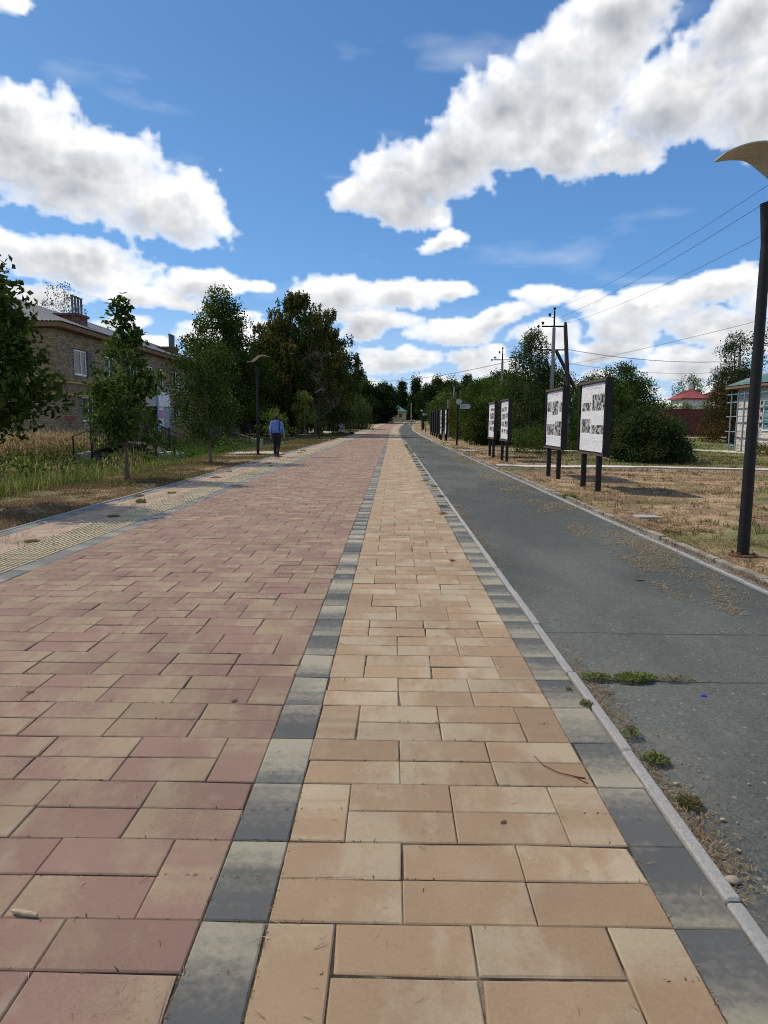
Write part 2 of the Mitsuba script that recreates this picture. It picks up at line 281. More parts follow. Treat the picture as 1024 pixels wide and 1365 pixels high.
# ------------------------------------------------------------------ paving
class Pav:
    def __init__(s): s.v, s.f, s.uv, s.n = [], [], [], 0
    def paver(s, x0, x1, y0, y1, ident, rg, gap=.0019, top=0.0):
        gap = rg.uniform(.0009, .0026); sx, sy2 = rg.normal(0, .0007, 2); x0 += sx; x1 += sx; y0 += sy2; y1 += sy2
        """a bevelled slab with recessed joints, lying a little uneven"""
        x0 += gap; x1 -= gap; y0 += gap; y1 -= gap; b = .0045
        zt = top+rg.normal(0, .0009); tx, ty = rg.normal(0, .004, 2)
        cx, cy_ = (x0+x1)/2, (y0+y1)/2
        P = []
        for (a, bb, z) in ((0, 0, -.03), (0, 0, -.0040), (b, b, 0.0)):
            for x, y in ((x0+a, y0+bb), (x1-a, y0+bb), (x1-a, y1-bb), (x0+a, y1-bb)):
                P.append((x, y, zt+z+(x-cx)*tx+(y-cy_)*ty))
        P = np.array(P)
        for c_ in np.nonzero(rg.uniform(0, 1, 4) < .14)[0]:      # chipped corners
            d_ = np.array([cx, cy_])-P[4+c_, :2]; s_ = rg.uniform(.004, .013)*np.sign(d_)
            P[4+c_, :2] += s_*rg.uniform(.4, 1, 2); P[8+c_, :2] += s_*rg.uniform(.7, 1.5, 2); P[8+c_, 2] -= rg.uniform(.0003, .002)
        F = []
        for r in (0, 4):
            for k in range(4): F.append([r+k, r+(k+1) % 4, r+4+(k+1) % 4, r+4+k])
        F.append([8, 9, 10, 11]); F = np.array(F)
        lng = (P[:, 0]-x0)/(x1-x0) if (x1-x0) > (y1-y0) else (P[:, 1]-y0)/(y1-y0)
        w = (P[:, 1]-y0)/(y1-y0)
        s.v.append(P); s.f.append(F+s.n); s.n += 12
        s.uv.append(np.stack([2*ident+np.clip(lng, .001, .999), w], 1)); return s
    def build(s, name, mat, parent, **kw):
        return obj(name, (np.vstack(s.v), np.vstack(s.f)), mat, parent, uv=np.vstack(s.uv), **kw)

BED = -.0075
def bed(name, x0, x1, label, y0=.3, y1=60.0):
    return struct(name, gmesh(x0, x1, y0, y1, 1, 60, BED), 'm_bed', label)

def lay(parent, cells, mat, nmax, seed):
    """cells: (x0, x1, y0, y1) from near to far; the nearest nmax are parts, the rest one part"""
    rest = Pav(); k = 0; rg = np.random.default_rng(seed)
    for c in cells:
        if k < nmax: Pav().paver(*c, k+seed*1000, rg).build('paver', mat, parent)
        else: rest.paver(*c, k+seed*1000, rg)
        k += 1
    if rest.n: rest.build('far_pavers', mat, parent, kind='stuff', label='the same pavers farther along')

M = .2; Y0 = 1.89-.4*3
def rows(x0, n, first_vertical_odd, flip=False):
    """rows 0.4 m deep: pairs of 0.4 x 0.2 slabs, every other row starts and ends with an upright slab"""
    out = []
    for r in range(int((60-Y0)/.4)):
        y = Y0+.4*r; c = 0; xs = x0
        row = []
        if n % 2 == 0:
            pat = [2]*(n//2) if (r % 2 == first_vertical_odd) else [1]+[2]*(n//2-1)+[1]
        else:
            pat = [1]+[2]*(n//2) if (r % 2 == first_vertical_odd) else [2]*(n//2)+[1]
        if flip: pat = pat[::-1]
        x = x0
        for k in pat:
            if k == 1: row.append((x, x+M, y, y+.4))
            else: row += [(x, x+2*M, y, y+M), (x, x+2*M, y+M, y+.4)]
            x += k*M
        out += row
    return out

red = bed('red_paving', -3.2, -.2, 'wide walk of reddish pavers on the left of the promenade')
rc = [c for c in rows(-3.2, 15, 1, True) if not (c[1] < -2.6 and c[3] < 3.5) and not (c[1] < -1.5 and c[3] < 1.6)]
lay(red, rc, 'm_red', 300, 1)
tan = bed('tan_paving', 0, 1.2, 'strip of tan pavers in the middle of the promenade')
lay(tan, rows(0, 6, 1), 'm_tan', 300, 2)
for x, name, lab in ((-.2, 'grey_border_paving', 'single row of grey pavers between red and tan paving'), (1.2, 'grey_border_paving', 'single row of grey pavers beside the asphalt path'), (-3.4, 'grey_border_paving', 'single row of grey pavers between red and tactile paving')):
    b = bed(name, x, x+.2, lab)
    ys = np.arange(Y0, 60, .4)
    if x < -3: ys = ys[ys > 4.5]
    lay(b, [(x, x+.2, y, y+.4) for y in ys], 'm_grey_left' if x < -3 else ('m_grey_right' if x > 1 else 'm_grey'), 140, 3+int(x*10+40))
# tactile tiles with ribs
tc = bed('tactile_paving', -4.0, -3.4, 'cream tactile tiles with long ribs along the left side')
rg = np.random.default_rng(12); rest = MB(); k = 0
def tile(x0, y0, rg):
    m = MB(); z = rg.normal(-.003, .0015)
    m.box(x0+.002, x0+.298, y0+.002, y0+.298, z-.03, z-.006)
    for a in range(5):
        xa = x0+.011+a*.060; e = .005
        v = [(xa, y0+.006, z-.0055), (xa+.036, y0+.006, z-.0055), (xa+.036, y0+.294, z-.0055), (xa, y0+.294, z-.0055), (xa+e, y0+.012, z+.006), (xa+.036-e, y0+.012, z+.006), (xa+.036-e, y0+.288, z+.006), (xa+e, y0+.288, z+.006)]
        m.add(v, [[0, 1, 5, 4], [1, 2, 6, 5], [2, 3, 7, 6], [3, 0, 4, 7], [4, 5, 6, 7]])
    return m
y = 5.1
while y < 60:
    for x in (-4.0, -3.7):
        m = tile(x, y, rg)
        if k < 260: m.build('tile', 'm_tactile', tc)
        else: rest.add(*m.get())
        k += 1
    y += .3
rest.build('far_tiles', 'm_tactile', tc, kind='stuff')
obj('groove_dirt', gmesh(-3.998, -3.402, 5.0, 60, 1, 60, -.0065), 'm_dirt', tc, 'earth and dry debris lying in the grooves of the tiles', 'stuff')
pk = bed('pink_paving', -4.6, -4.0, 'narrow strip of pale pink pavers by the left verge')
cells = []
for r in range(int((60-5.6)/.2)):
    y = 5.6+.2*r
    cells += [(-4.6, -4.2, y, y+.2), (-4.2, -4.0, y, y+.2)] if r % 2 else [(-4.6, -4.4, y, y+.2), (-4.4, -4.0, y, y+.2)]
lay(pk, cells, 'm_pink', 260, 5)
ge = bed('grey_edge_paving', -4.8, -4.6, 'outermost row of grey pavers by the left verge')
lay(ge, [(-4.8, -4.6, y, y+.4) for y in np.arange(6.2, 60, .4) if meshkit.noise(np.array([y*.35, 3.3, 1])) > .30], 'm_grey_left', 140, 77)

def kerb(name, x0, x1, top, lab, y0=1.0, L=.8, y1=60, mat='m_kerb', jit=.004, seed=5, chip=.0):
    rg = np.random.default_rng(seed); root = thing(name, lab, None, kind='structure'); rest = MB(); k = 0
    y = y0
    while y < y1:
        m = MB(); dx, dz = rg.normal(0, jit), rg.normal(0, jit*.6)
        m.bbox(x0+dx, x1+dx, y+.003, y+L-.003, -.12, top+dz, .007)
        if k < 90: m.build('kerb_stone', mat, root)
        else: rest.add(*m.get())
        y += L; k += 1
    if rest.n: rest.build('far_kerb_stones', mat, root, kind='stuff')
kerb('narrow_kerb', 1.405, 1.455, .012, 'narrow light concrete edging between grey pavers and asphalt', L=1.0)
kerb('channel_kerb', 3.70, 3.735, .012, 'thin light line of edging on the right of the asphalt path', y0=3.5, L=1.0, seed=8)
kerb('verge_kerb', 3.87, 3.955, .030, 'worn light concrete kerb along the right verge', y0=3.5, L=.5, seed=9, jit=.011, mat=bsdf('m_kerb_worn', pr(proc(lambda p, n, uv: mix((.215, .205, .18), (.145, .13, .105), smoothstep(.42, .62, fbm(p.x*9, p.y*5, 0, 5)))*(.75+.45*grain(p, 160.0))), .9)))
kerb('left_kerb', -4.87, -4.82, .014, 'narrow light concrete edging by the left verge', y0=5.0, L=1.0, seed=11, jit=.008)
struct('gravel_channel', gmesh(3.73, 3.87, 3.5, 60, 2, 120, -.018, lambda x, y: .006*meshkit.noise(np.stack([x*30, y*30, 0*x], -1))), bsdf('m_gravel', pr(proc(lambda p, n, uv: mix((.08, .085, .09), (.20, .205, .205), voronoi(p.x*60, p.y*60)[2])*(.7+.5*grain(p))), .9)), 'grey gravel strip between the two kerbs on the right')

# asphalt slabs with two cross cracks
ap = struct('asphalt_path', gmesh(1.45, 3.71, .3, 60, 1, 60, -.045), 'm_bed', 'dark grey asphalt path with two cracks across it')
def jag(y, seed):
    xs = np.linspace(1.456, 3.702, 40)
    return xs, y+.022*(meshkit.fbm(np.stack([xs*2.2, xs*0+seed, xs*0], -1), 4, seed)-.5)*2
edges = [(np.linspace(1.456, 3.702, 40), np.full(40, .4)), jag(3.92, 1), jag(4.86, 2), (np.linspace(1.456, 3.702, 40), np.full(40, 60.0))]
for k in range(3):
    (xa, ya), (xb, yb) = edges[k], edges[k+1]
    nn = 24 if k < 2 else 160
    w = np.linspace(0, 1, nn+1)[None, :]**(1 if k < 2 else 2)
    ya2 = ya+(.0045 if k else 0); yb2 = yb-(.0045 if k < 2 else 0)
    Xs = np.repeat(xa[:, None], nn+1, 1); Ys = ya2[:, None]*(1-w)+yb2[:, None]*w
    Zs = -.012+.010*(meshkit.fbm(np.stack([Xs*.9, Ys*.9, 0*Xs], -1), 3, 4)-.5)
    edge = np.minimum(np.abs(Ys-ya2[:, None]) if k else 9, np.abs(yb2[:, None]-Ys) if k < 2 else 9)
    ii, jj = np.meshgrid(np.arange(39), np.arange(nn), indexing='ij')
    q = np.stack([ii*(nn+1)+jj, (ii+1)*(nn+1)+jj, (ii+1)*(nn+1)+jj+1, ii*(nn+1)+jj+1], -1).reshape(-1, 4)
    obj('slab', (np.stack([Xs, Ys, Zs], -1).reshape(-1, 3), q), 'm_asphalt', ap, smooth=True)

# the same strips farther along, where single pavers can no longer be told apart
FAR = lambda a: (lambda X, Y: gz(Y))
def farstrip(name, x0, x1, mat, lab, dz=0.0):
    v, q = gmesh(x0, x1, 60, 205, 2, 60, dz-.002, lambda X, Y: gz(Y)); v[:, 0] += bend(v[:, 1])
    v2 = v.copy()
    uvx = 2*np.floor(v[:, 1]/.4)+.5
    struct(name, (v, q), mat, lab)
def fartex(a, b): return pr(proc(lambda p, n, uv: mix(a, b, cell_rand(dr.floor(p.x*2.5), dr.floor(p.y*5)))*(.85+.3*fbm(p.x, p.y*.6, 0, 4))), .85)
farstrip('far_red_paving', -3.2, -.2, bsdf('m_farred', fartex((.19, .127, .105), (.23, .18, .128))), 'distant reddish paving of the promenade')
farstrip('far_tan_paving', 0, 1.2, bsdf('m_fartan', fartex((.262, .197, .125), (.305, .255, .178))), 'distant tan paving of the promenade')
farstrip('far_border_paving', -.2, 0, bsdf('m_fargrey', fartex((.08, .088, .09), (.2, .195, .17))), 'distant grey border row of the promenade')
farstrip('far_edge_paving', -4.85, -3.2, bsdf('m_farpale', fartex((.24, .21, .15), (.30, .255, .19))), 'distant pale edge of the promenade on the left')
farstrip('far_kerb', 1.2, 1.46, 'm_fargrey', 'distant grey edge between paving and asphalt', .001)
farstrip('far_asphalt', 1.46, 3.72, 'm_asphalt', 'distant asphalt path bending to the right', -.01)
farstrip('far_verge_kerb', 3.72, 3.98, 'm_kerb', 'distant light kerb by the asphalt path', .01)

def cpath(name, pts, w, lab, z=.02):
    p = np.array(pts, float); m = MB(); n = 30
    tt = np.linspace(0, 1, n+1); s = np.linspace(0, 1, len(p))
    c = np.stack([np.interp(tt, s, p[:, 0]), np.interp(tt, s, p[:, 1])], 1)
    d = np.gradient(c, axis=0); d /= np.linalg.norm(d, axis=1, keepdims=True); nn = np.stack([-d[:, 1], d[:, 0]], 1)
    a, b = c+nn*w/2, c-nn*w/2
    za, zb = hz(a[:, 0], a[:, 1])+z+.03, hz(b[:, 0], b[:, 1])+z+.03
    V = np.vstack([np.c_[a, za], np.c_[b, zb], np.c_[a, za-.2], np.c_[b, zb-.2]]); k = np.arange(n); N = n+1
    F = np.vstack([np.stack([k+N, k+N+1, k+1, k], 1), np.stack([k, k+1, k+1+2*N, k+2*N], 1), np.stack([k+N, k+3*N, k+1+3*N, k+1+N], 1)])
    struct(name, (V, F), 'm_concrete', lab)
cpath('concrete_path', [(4.02, 24.6), (9, 24.4), (14, 23.3), (30, 22)], .75, 'concrete path crossing the dry lawn behind the nearest boards')
cpath('concrete_path', [(-8.9, 32.0), (-7, 32.3), (-4.9, 33.0)], 1.7, 'concrete path from the nearer footbridge to the promenade')
cpath('concrete_path', [(-10.8, 58.4), (-8, 58.4), (-4.9, 58.8)], 1.6, 'concrete path from the farther footbridge to the promenade')
cpath('concrete_path', [(4.02, 38.5), (9, 38.2), (14, 38)], .9, 'second concrete path crossing the lawn on the right')
cpath('concrete_path', [(14.5, 56), (22, 54.5), (34, 53)], .9, 'concrete path in front of the dark red fence')
cpath('concrete_path', [(-45, 99), (-20, 99.5), (-4.9, 100)], 7, 'broad pale side road joining the promenade on the left')
cpath('concrete_path', [(17.2, 41.2), (19.0, 39.2), (19.4, 36)], .8, 'concrete step path in front of the white hut', .0)

# ------------------------------------------------------------------ vegetation tools
def leafmesh(P, D, N, L, W, C):
    """leaf blades folded along the midrib: P base points, D directions, N normals, L and W sizes, C colours"""
    n = len(P); S = np.cross(D, N); S /= np.linalg.norm(S, axis=1, keepdims=True)+1e-9
    N = np.cross(S, D)
    L = np.broadcast_to(L, (n,))[:, None]; W = np.broadcast_to(W, (n,))[:, None]
    mid = P+D*L*.45
    V = np.stack([P, mid+S*W*.5+N*W*.16, P+D*L-N*L*.08, mid-S*W*.5+N*W*.16], 1).reshape(-1, 3)
    b = np.arange(n)[:, None]*4
    return V, np.vstack([b+[0, 1, 2], b+[0, 2, 3]]), np.repeat(np.clip(C, .004, .9), 4, 0)

def unit(a): return a/(np.linalg.norm(a, axis=1, keepdims=True)+1e-9)

ORD = ['first', 'second', 'third', 'fourth', 'fifth', 'sixth', 'seventh', 'eighth', 'ninth', 'tenth', 'eleventh', 'twelfth', 'thirteenth', 'fourteenth', 'fifteenth', 'sixteenth', 'seventeenth', 'eighteenth', 'nineteenth', 'twentieth', 'twenty-first', 'twenty-second']
def tree(name, label, cat, group, x, y, H, z0, rad, ncl, clr, nlf, leaf, pal, tr, seed, droop=0.0, lean=(0, 0), fork=None, limb_n=24, bare=False, pal2=None, flat=.75, shell=.45, zoff=0.0, rough=.5):
    """trunk with limbs and a crown of leaf clumps. rad(t): crown radius from its foot (t=0) to its top (t=1)"""
    rg = np.random.default_rng(seed); root = thing(name, label, cat, group); gz0 = float(hz(x, y))+zoff
    base = np.array([x, y, gz0])
    t = rg.uniform(0, 1, ncl*3); ok = rg.uniform(0, 1, ncl*3) < np.array([rad(a) for a in t])/max(rad(a) for a in np.linspace(0, 1, 30))
    t = t[ok][:ncl]; n = len(t); an = rg.uniform(0, 2*PI, n)
    r = np.array([rad(a) for a in t])*(rg.uniform(shell**2, 1, n)**.5)*np.clip(.97+rough*(meshkit.noise(np.stack([np.cos(an)*1.7+seed, np.sin(an)*1.7, t*4.5], -1))-.5), .3, 1.6)
    z = z0+(H-z0)*t
    ax = lambda zz: np.stack([x+lean[0]*(zz/H)**1.5, y+lean[1]*(zz/H)**1.5], -1)
    C = np.c_[ax(z)+np.stack([np.cos(an)*r, np.sin(an)*r], -1), gz0+z]
    m = MB(); zs = np.linspace(0, H*.86, 10)
    wob = (np.stack([meshkit.noise(np.stack([zs*.5+seed, zs*0+1, zs*0], -1)), meshkit.noise(np.stack([zs*.5+seed, zs*0+9, zs*0], -1))], -1)-.5)*tr*2.2*(zs/H)[:, None]*2
    tp = np.c_[ax(zs)+wob, gz0+zs-.05]
    flare = 1+.55*np.exp(-zs/(tr*3+.05))
    m.tube(tp, tr*(1-.88*(zs/(H*.86)))*flare, 9)
    for k in range(min(limb_n, n)):
        c = C[k]; zz = max(z0*.75, min(H*.8, (c[2]-gz0)-np.hypot(c[0]-x, c[1]-y)*.75))
        s = np.array([np.interp(zz, zs, tp[:, 0]), np.interp(zz, zs, tp[:, 1]), gz0+zz]); u = np.linspace(0, 1, 6)[:, None]
        mid = (s+c)/2+np.array([0, 0, -.12*np.linalg.norm(c-s)])
        pts = (1-u)**2*s+2*u*(1-u)*mid+u*u*c+rg.normal(0, .02, (6, 3))*np.linalg.norm(c-s)*(u*(1-u)*4)
        m.tube(pts, np.linspace(max(.012, tr*.42*(1-zz/H)), max(.004, tr*.05), 6), 5)
    m.build('trunk', 'm_bark', root, smooth=50)
    if bare:
        b = MB()
        for k in range(n):
            for _ in range(nlf):
                d = rg.normal(0, 1, 3)+[0, 0, .5]; d /= np.linalg.norm(d); L = clr*rg.uniform(.5, 1.3)
                u = np.linspace(0, 1, 4)[:, None]
                b.tube(C[k]+u*d*L+rg.normal(0, .08, (4, 3))*L*u, np.linspace(.018, .006, 4), 3, cap=False)
        b.build('twigs', 'm_bark', root, kind='stuff'); return root
    per = np.maximum(3, rg.poisson(nlf, n)); idx = np.repeat(np.arange(n), per); K = len(idx)
    off = rg.normal(0, 1, (K, 3))*[1, 1, flat]; rr = np.linalg.norm(off, axis=1, keepdims=True); off = off/np.maximum(rr, .5)*np.minimum(rr, 1.7)**.8
    P = C[idx]+off*clr*rg.uniform(.6, 1.35, n)[idx][:, None]
    if droop:
        hang = rg.uniform(0, 1, K)**1.5*droop*rg.uniform(.3, 1, n)[idx]
        st = rg.integers(0, 7, K); jit = np.stack([np.sin(idx*7.1+st*2.3), np.cos(idx*5.7+st*3.1)], -1)*clr*.8
        P[:, :2] = C[idx][:, :2]+jit+rg.normal(0, .05, (K, 2)); P[:, 2] = C[idx][:, 2]+off[:, 2]*clr*.4-hang
    P[:, 2] = np.maximum(P[:, 2], gz0+.12)
    D = unit(rg.normal(0, 1, (K, 3))+[0, 0, -.35-.9*bool(droop)]); N = unit(rg.normal(0, 1, (K, 3))+[0, 0, 1.1])
    a, b = np.array(pal[0]), np.array(pal[1]); mixv = np.clip(rg.normal(.45, .28, K)+rg.normal(0, .22, n)[idx], 0, 1)[:, None]
    col = a*(1-mixv)+b*mixv
    if pal2 is not None:
        sel = (rg.uniform(0, 1, n) < pal2[2])[idx] if not callable(pal2[2]) else pal2[2]((P[:, 2]-gz0)/H, rg.uniform(0, 1, K))
        col = np.where(sel[:, None], np.array(pal2[0])*(1-mixv)+np.array(pal2[1])*mixv, col)
    col = col*np.where(rg.uniform(0, 1, (K, 1)) < .12, 1.7, 1)*rg.uniform(.62, 1.3, (K, 1))
    V, Fc, Cc = leafmesh(P, D, N, leaf[0]*rg.uniform(.65, 1.25, K), leaf[1]*rg.uniform(.7, 1.2, K), col)
    obj('crown', (V, Fc), 'm_leaf', root, color=Cc, kind='stuff')
    return root

DK = ((.026, .048, .013), (.075, .115, .030)); MID = ((.04, .075, .018), (.10, .15, .035)); LT = ((.08, .13, .03), (.16, .21, .05)); OL = ((.055, .060, .018), (.15, .14, .04)); BR = ((.09, .05, .025), (.19, .105, .05))
ell = lambda R, a=.35, b=1.0: (lambda t: R*max(.05, (1-abs((t-a)/(1-a if t > a else a+1e-6))**2.0))**.5 if t > a else R*max(.25, (1-((a-t)/(a+.12))**2))**.5)

# ------------------------------------------------------------------ left building
bf = thing('brick_building', 'long two-storey beige brick building with grey metal roof', 'building')
FX, YA, YB, HT = -17.5, 37.4, 76.0, 6.35
WIN2 = [(39.5, 41.1), (43.6, 45.1), (47.2, 48.7), (50.8, 52.4), (53.4, 54.8), (57.2, 58.7), (60.6, 62.1), (64.2, 65.7), (68, 69.5), (71.8, 73.3)]
WIN1 = [(40.3, 41.8), (43.8, 45.3), (47.2, 48.7), (54.0, 55.4), (57.2, 58.7), (60.6, 62.1), (64.2, 65.7), (68, 69.5), (71.8, 73.3)]
holes = [(a, b, 4.05, 5.45) for a, b in WIN2]+[(a, b, 1.45, 2.85) for a, b in WIN1]
from shapely.geometry import Polygon
wl = trimesh.creation.extrude_polygon(Polygon([(YA+.02, -.2), (YB, -.2), (YB, HT), (YA+.02, HT)], [[(a, c), (b, c), (b, d), (a, d)] for a, b, c, d in holes]), .3, engine='earcut')
m = MB(); m.add(np.stack([FX-.318+wl.vertices[:, 2], wl.vertices[:, 0], wl.vertices[:, 1]], 1), wl.faces); m.box(-29.5, FX-.32, YA+.02, YB, -.2, HT); m.build('wall', 'm_mortar', bf)
rg = np.random.default_rng(3); bm = MB()
def brickcol(rg):
    c = np.array([.27, .215, .14])*rg.uniform(.62, 1.16); return c*np.array([1, rg.uniform(.93, 1.03), rg.uniform(.86, 1.05)])
z, r = 0.0, 0
while z < HT-.08:
    y = YA+(0 if r % 2 else -.0)+.002; first = True
    while y < YB-.05:
        L = .12 if (first and r % 2) else .25; y1 = min(y+L, YB)
        if not any(y1 > a-.02 and y < b+.02 and z+.088 > c and z < d for a, b, c, d in holes):
            bm.box(FX-.03, FX+rg.normal(0, .003), y, y1, z, z+.088, brickcol(rg))
        y += L+.012; first = False
    x = FX-.005; first = True
    while x > -29.4:
        L = .25 if (first and r % 2) else (.12 if first else .25)
        bm.box(x-L, x, YA-rg.normal(0, .003), YA+.03, z, z+.088, brickcol(rg)); x -= L+.012; first = False
    z += .1; r += 1
bm.buildc('brick', 'm_vc', bf, kind='stuff', label='courses of beige bricks')
def window(y0, y1, z0, z1, x, par, shutter=False):
    fr = MB(); s = .075
    fr.box(x-.10, x-.04, y0, y1, z0, z0+s).box(x-.10, x-.04, y0, y1, z1-s, z1).box(x-.10, x-.04, y0, y0+s, z0+s, z1-s).box(x-.10, x-.04, y1-s, y1, z0+s, z1-s)
    ym = y0+(y1-y0)*.58; fr.box(x-.10, x-.042, ym-.04, ym+.04, z0+s, z1-s)
    w = fr.build('window', 'm_white', par)
    g = MB(); g.box(x-.085, x-.075, y0+s, ym-.04, z0+s, z1-s).box(x-.085, x-.075, ym+.04, y1-s, z0+s, z1-s); g.build('pane', 'm_glass', w)
    q = MB(); q.box(x-.02, x+.07, y0-.05, y1+.05, z0-.045, z0-.003); q.build('sill', 'm_white', w)
for k, (a, b) in enumerate(WIN2): window(a, b, 4.05, 5.45, FX, bf)
for a, b in WIN1: window(a, b, 1.45, 2.85, FX, bf)
m = MB()
for zz in np.arange(0, 1.34, .06): m.box(FX-.01, FX+.03, 41.2, 41.75, 4.08+zz, 4.08+zz+.05)
m.build('shutter', 'm_zinc', bf, label='grey shutter folded open beside the first upper window')
m = MB().box(FX+.004, FX+.03, 40.35, 41.8, .2, 1.38); m.build('panel', 'm_pinkpanel', bf, label='pale pink panel under the first lower window')
m = MB().box(FX+.004, FX+.025, 38.0, 39.2, 1.50, 1.72); m.build('plate', 'm_redroof', bf, label='small red plate near the corner')
tm = meshkit.text_mesh('8', .30, .01); v = tm.vertices; V = np.stack([np.full(len(v), FX+.006)+v[:, 2], 38.5+v[:, 0], 1.08+v[:, 1]], 1)
obj('number', (V, tm.faces), 'm_redroof', bf, 'faded red figure on the bricks')
for zz, nm in ((3.55, 0), (2.88, 1)):
    m = MB(); m.tube([(-29, YA-.12, zz), (FX+.1, YA-.12, zz), (FX+.14, YA-.06, zz), (FX+.14, YA+2, zz), (FX+.14, 72 if not nm else 47, zz)], .045, 8)
    m.build('gas_pipe', 'm_pipe', bf, smooth=40)
m = MB().box(-30.0, FX+.5, YA-.5, YB+.5, HT, HT+.02); m.build('soffit', 'm_wood', bf)
m = MB(); m.box(FX+.46, FX+.5, YA-.46, YB+.5, HT+.02, HT+.24); m.box(-30, FX+.5, YA-.5, YA-.46, HT+.02, HT+.24); m.build('fascia', 'm_wood', bf, label='brown wooden fascia boards')
# hip roof of corrugated sheet
x0, x1, y0, y1, zr, zb = -30.1, FX+.6, YA-.6, YB+.6, HT+2.75, HT+.26; xm = (x0+x1)/2
def corr(A, B, C, D, n, h=.025):
    """corrugated slope: eave A-B, ridge D-C"""
    A, B, C, D = map(np.array, (A, B, C, D)); k = np.linspace(0, 1, 2*n+1); nn = np.cross(B-A, D-A); nn = nn/np.linalg.norm(nn); w = (np.arange(2*n+1) % 2)[:, None]*h*nn
    e = A+(B-A)*k[:, None]+w; r = D+(C-D)*k[:, None]+w; V = np.vstack([e, r]); i = np.arange(2*n); N = 2*n+1
    return V, np.stack([i, i+1, i+1+N, i+N], 1)
rf = MB(); rf.add(*corr((x1, y0, zb), (x1, y1, zb), (xm, y1-6, zr), (xm, y0+6, zr), 190)); rf.add(*corr((x0, y0, zb), (x1, y0, zb), (xm, y0+6, zr), (xm, y0+6, zr), 62)); rf.add(*corr((x0, y1, zb), (x0, y0, zb), (xm, y0+6, zr), (xm, y1-6, zr), 100)); rf.add(*corr((x1, y1, zb), (x0, y1, zb), (xm, y1-6, zr), (xm, y1-6, zr), 60))
roofk = rf.build('roof', 'm_zinc', bf)
for yc in (42.6, 60.6):
    c = MB(); c.box(-19.6, -18.3, yc-.7, yc+.7, 6.6, 7.62).box(-19.7, -18.2, yc-.8, yc+.8, 7.62, 7.76)
    ck = c.build('chimney', bsdf('m_chim', pr(proc(lambda p, n, uv: mix((.10, .045, .035), (.19, .10, .075), cell_rand(dr.floor(p.x*4+p.y*4), dr.floor(p.z*11)))), .9)) if 'm_chim' not in scene else 'm_chim', roofk)
for yc in (42.6, 60.6):
    for q in range(4):
        c = MB(); yy = yc-.6+.4*q; c.tube([(-18.6, yy, 7.6), (-18.6, yy, 8.75)], .065, 10).tube([(-18.6, yy, 8.75), (-18.6, yy, 8.82)], .10, 10)
        c.build('flue', 'm_zinc', bf, smooth=40)
# entrance
en = MB(); en.box(FX, FX+.9, 50.6, 53.4, 2.55, 3.7); ek = en.build('porch', 'm_white', bf, label='white porch box with blue edges')
e = MB(); e.box(FX+.85, FX+.93, 53.32, 53.5, .1, 3.74).box(FX+.85, FX+.93, 50.5, 50.68, .1, 3.74).box(FX+.85, FX+.93, 50.5, 53.5, 3.7, 3.8); e.build('post', 'm_bluetrim', ek)
e = MB(); e.box(FX+.80, FX+.86, 50.7, 51.9, .15, 2.5); e.build('door', 'm_white', ek)
e = MB(); e.box(FX+.80, FX+.84, 52.0, 53.3, .95, 2.5); e.build('pane', 'm_curtain', ek)
e = MB(); e.box(FX+.862, FX+.88, 50.8, 51.8, 1.7, 2.3); e.build('poster', bsdf('m_pinksign', pr((.55, .22, .38), .5)), ek, label='pink notice beside the entrance')

# low houses behind the big trees
def house(name, label, x0, x1, y0, y1, h, wall, roofm, rh, over=.4, wins=(), z=None, chimney=False, wmat='m_white'):
    z0 = float(hz((x0+x1)/2, (y0+y1)/2)) if z is None else z; k = thing(name, label, 'house')
    m = MB().box(x0, x1, y0, y1, z0-.4, z0+h); m.build('wall', wall, k)
    xa, xb, ya, yb = x0-over, x1+over, y0-over, y1+over; d = min(xb-xa, yb-ya)/2*.95; zt = z0+h+rh; ze = z0+h-.05
    r = MB(); xm_, ym_ = (xa+xb)/2, (ya+yb)/2
    if xb-xa >= yb-ya: P, Q = (xa+d, ym_, zt), (xb-d, ym_, zt)
    else: P, Q = (xm_, ya+d, zt), (xm_, yb-d, zt)
    if xb-xa >= yb-ya:
        r.add(*corr((xa, ya, ze), (xb, ya, ze), Q, P, 30)); r.add(*corr((xb, yb, ze), (xa, yb, ze), P, Q, 30)); r.add(*corr((xb, ya, ze), (xb, yb, ze), Q, Q, 18)); r.add(*corr((xa, yb, ze), (xa, ya, ze), P, P, 18))
    else:
        r.add(*corr((xb, ya, ze), (xb, yb, ze), Q, P, 30)); r.add(*corr((xa, yb, ze), (xa, ya, ze), P, Q, 30)); r.add(*corr((xa, ya, ze), (xb, ya, ze), P, P, 18)); r.add(*corr((xb, yb, ze), (xa, yb, ze), Q, Q, 18))
    r.box(xa, xb, ya, yb, ze-.16, ze-.02)
    rk = r.build('roof', roofm, k)
    if chimney: MB().box(xm_-.3, xm_+.3, ym_-.3, ym_+.3, zt-.6, zt+.7).build('chimney', 'm_whitewash', rk)
    for (a, b, c, d_) in wins:
        w = MB(); w.box(a-.08, b+.08, y0-.05, y0-.003, z0+c-.08, z0+d_+.08); wk = w.build('window', wmat, k)
        MB().box(a, b, y0-.07, y0-.052, z0+c, z0+d_).build('pane', 'm_glass', wk)
    return k
house('grey_house', 'low grey house half hidden behind the tall trees on the left', -19, -11.2, 88, 96, 3.0, 'm_poleconc', 'm_zinc', 1.6, wins=[(-17.6, -16.4, 1, 2.4), (-15, -13.8, 1, 2.4), (-13, -12, 1, 2.4)])
house('yellow_house', 'distant pale yellow house with teal roof at the end of the street', -4.8, 4.0, 188, 196, 2.6, 'm_yellowwall', 'm_greenroof', 2.5, wins=[(-3.4, -2.2, .9, 2), (-.6, .6, .9, 2), (2, 3, .9, 2)])
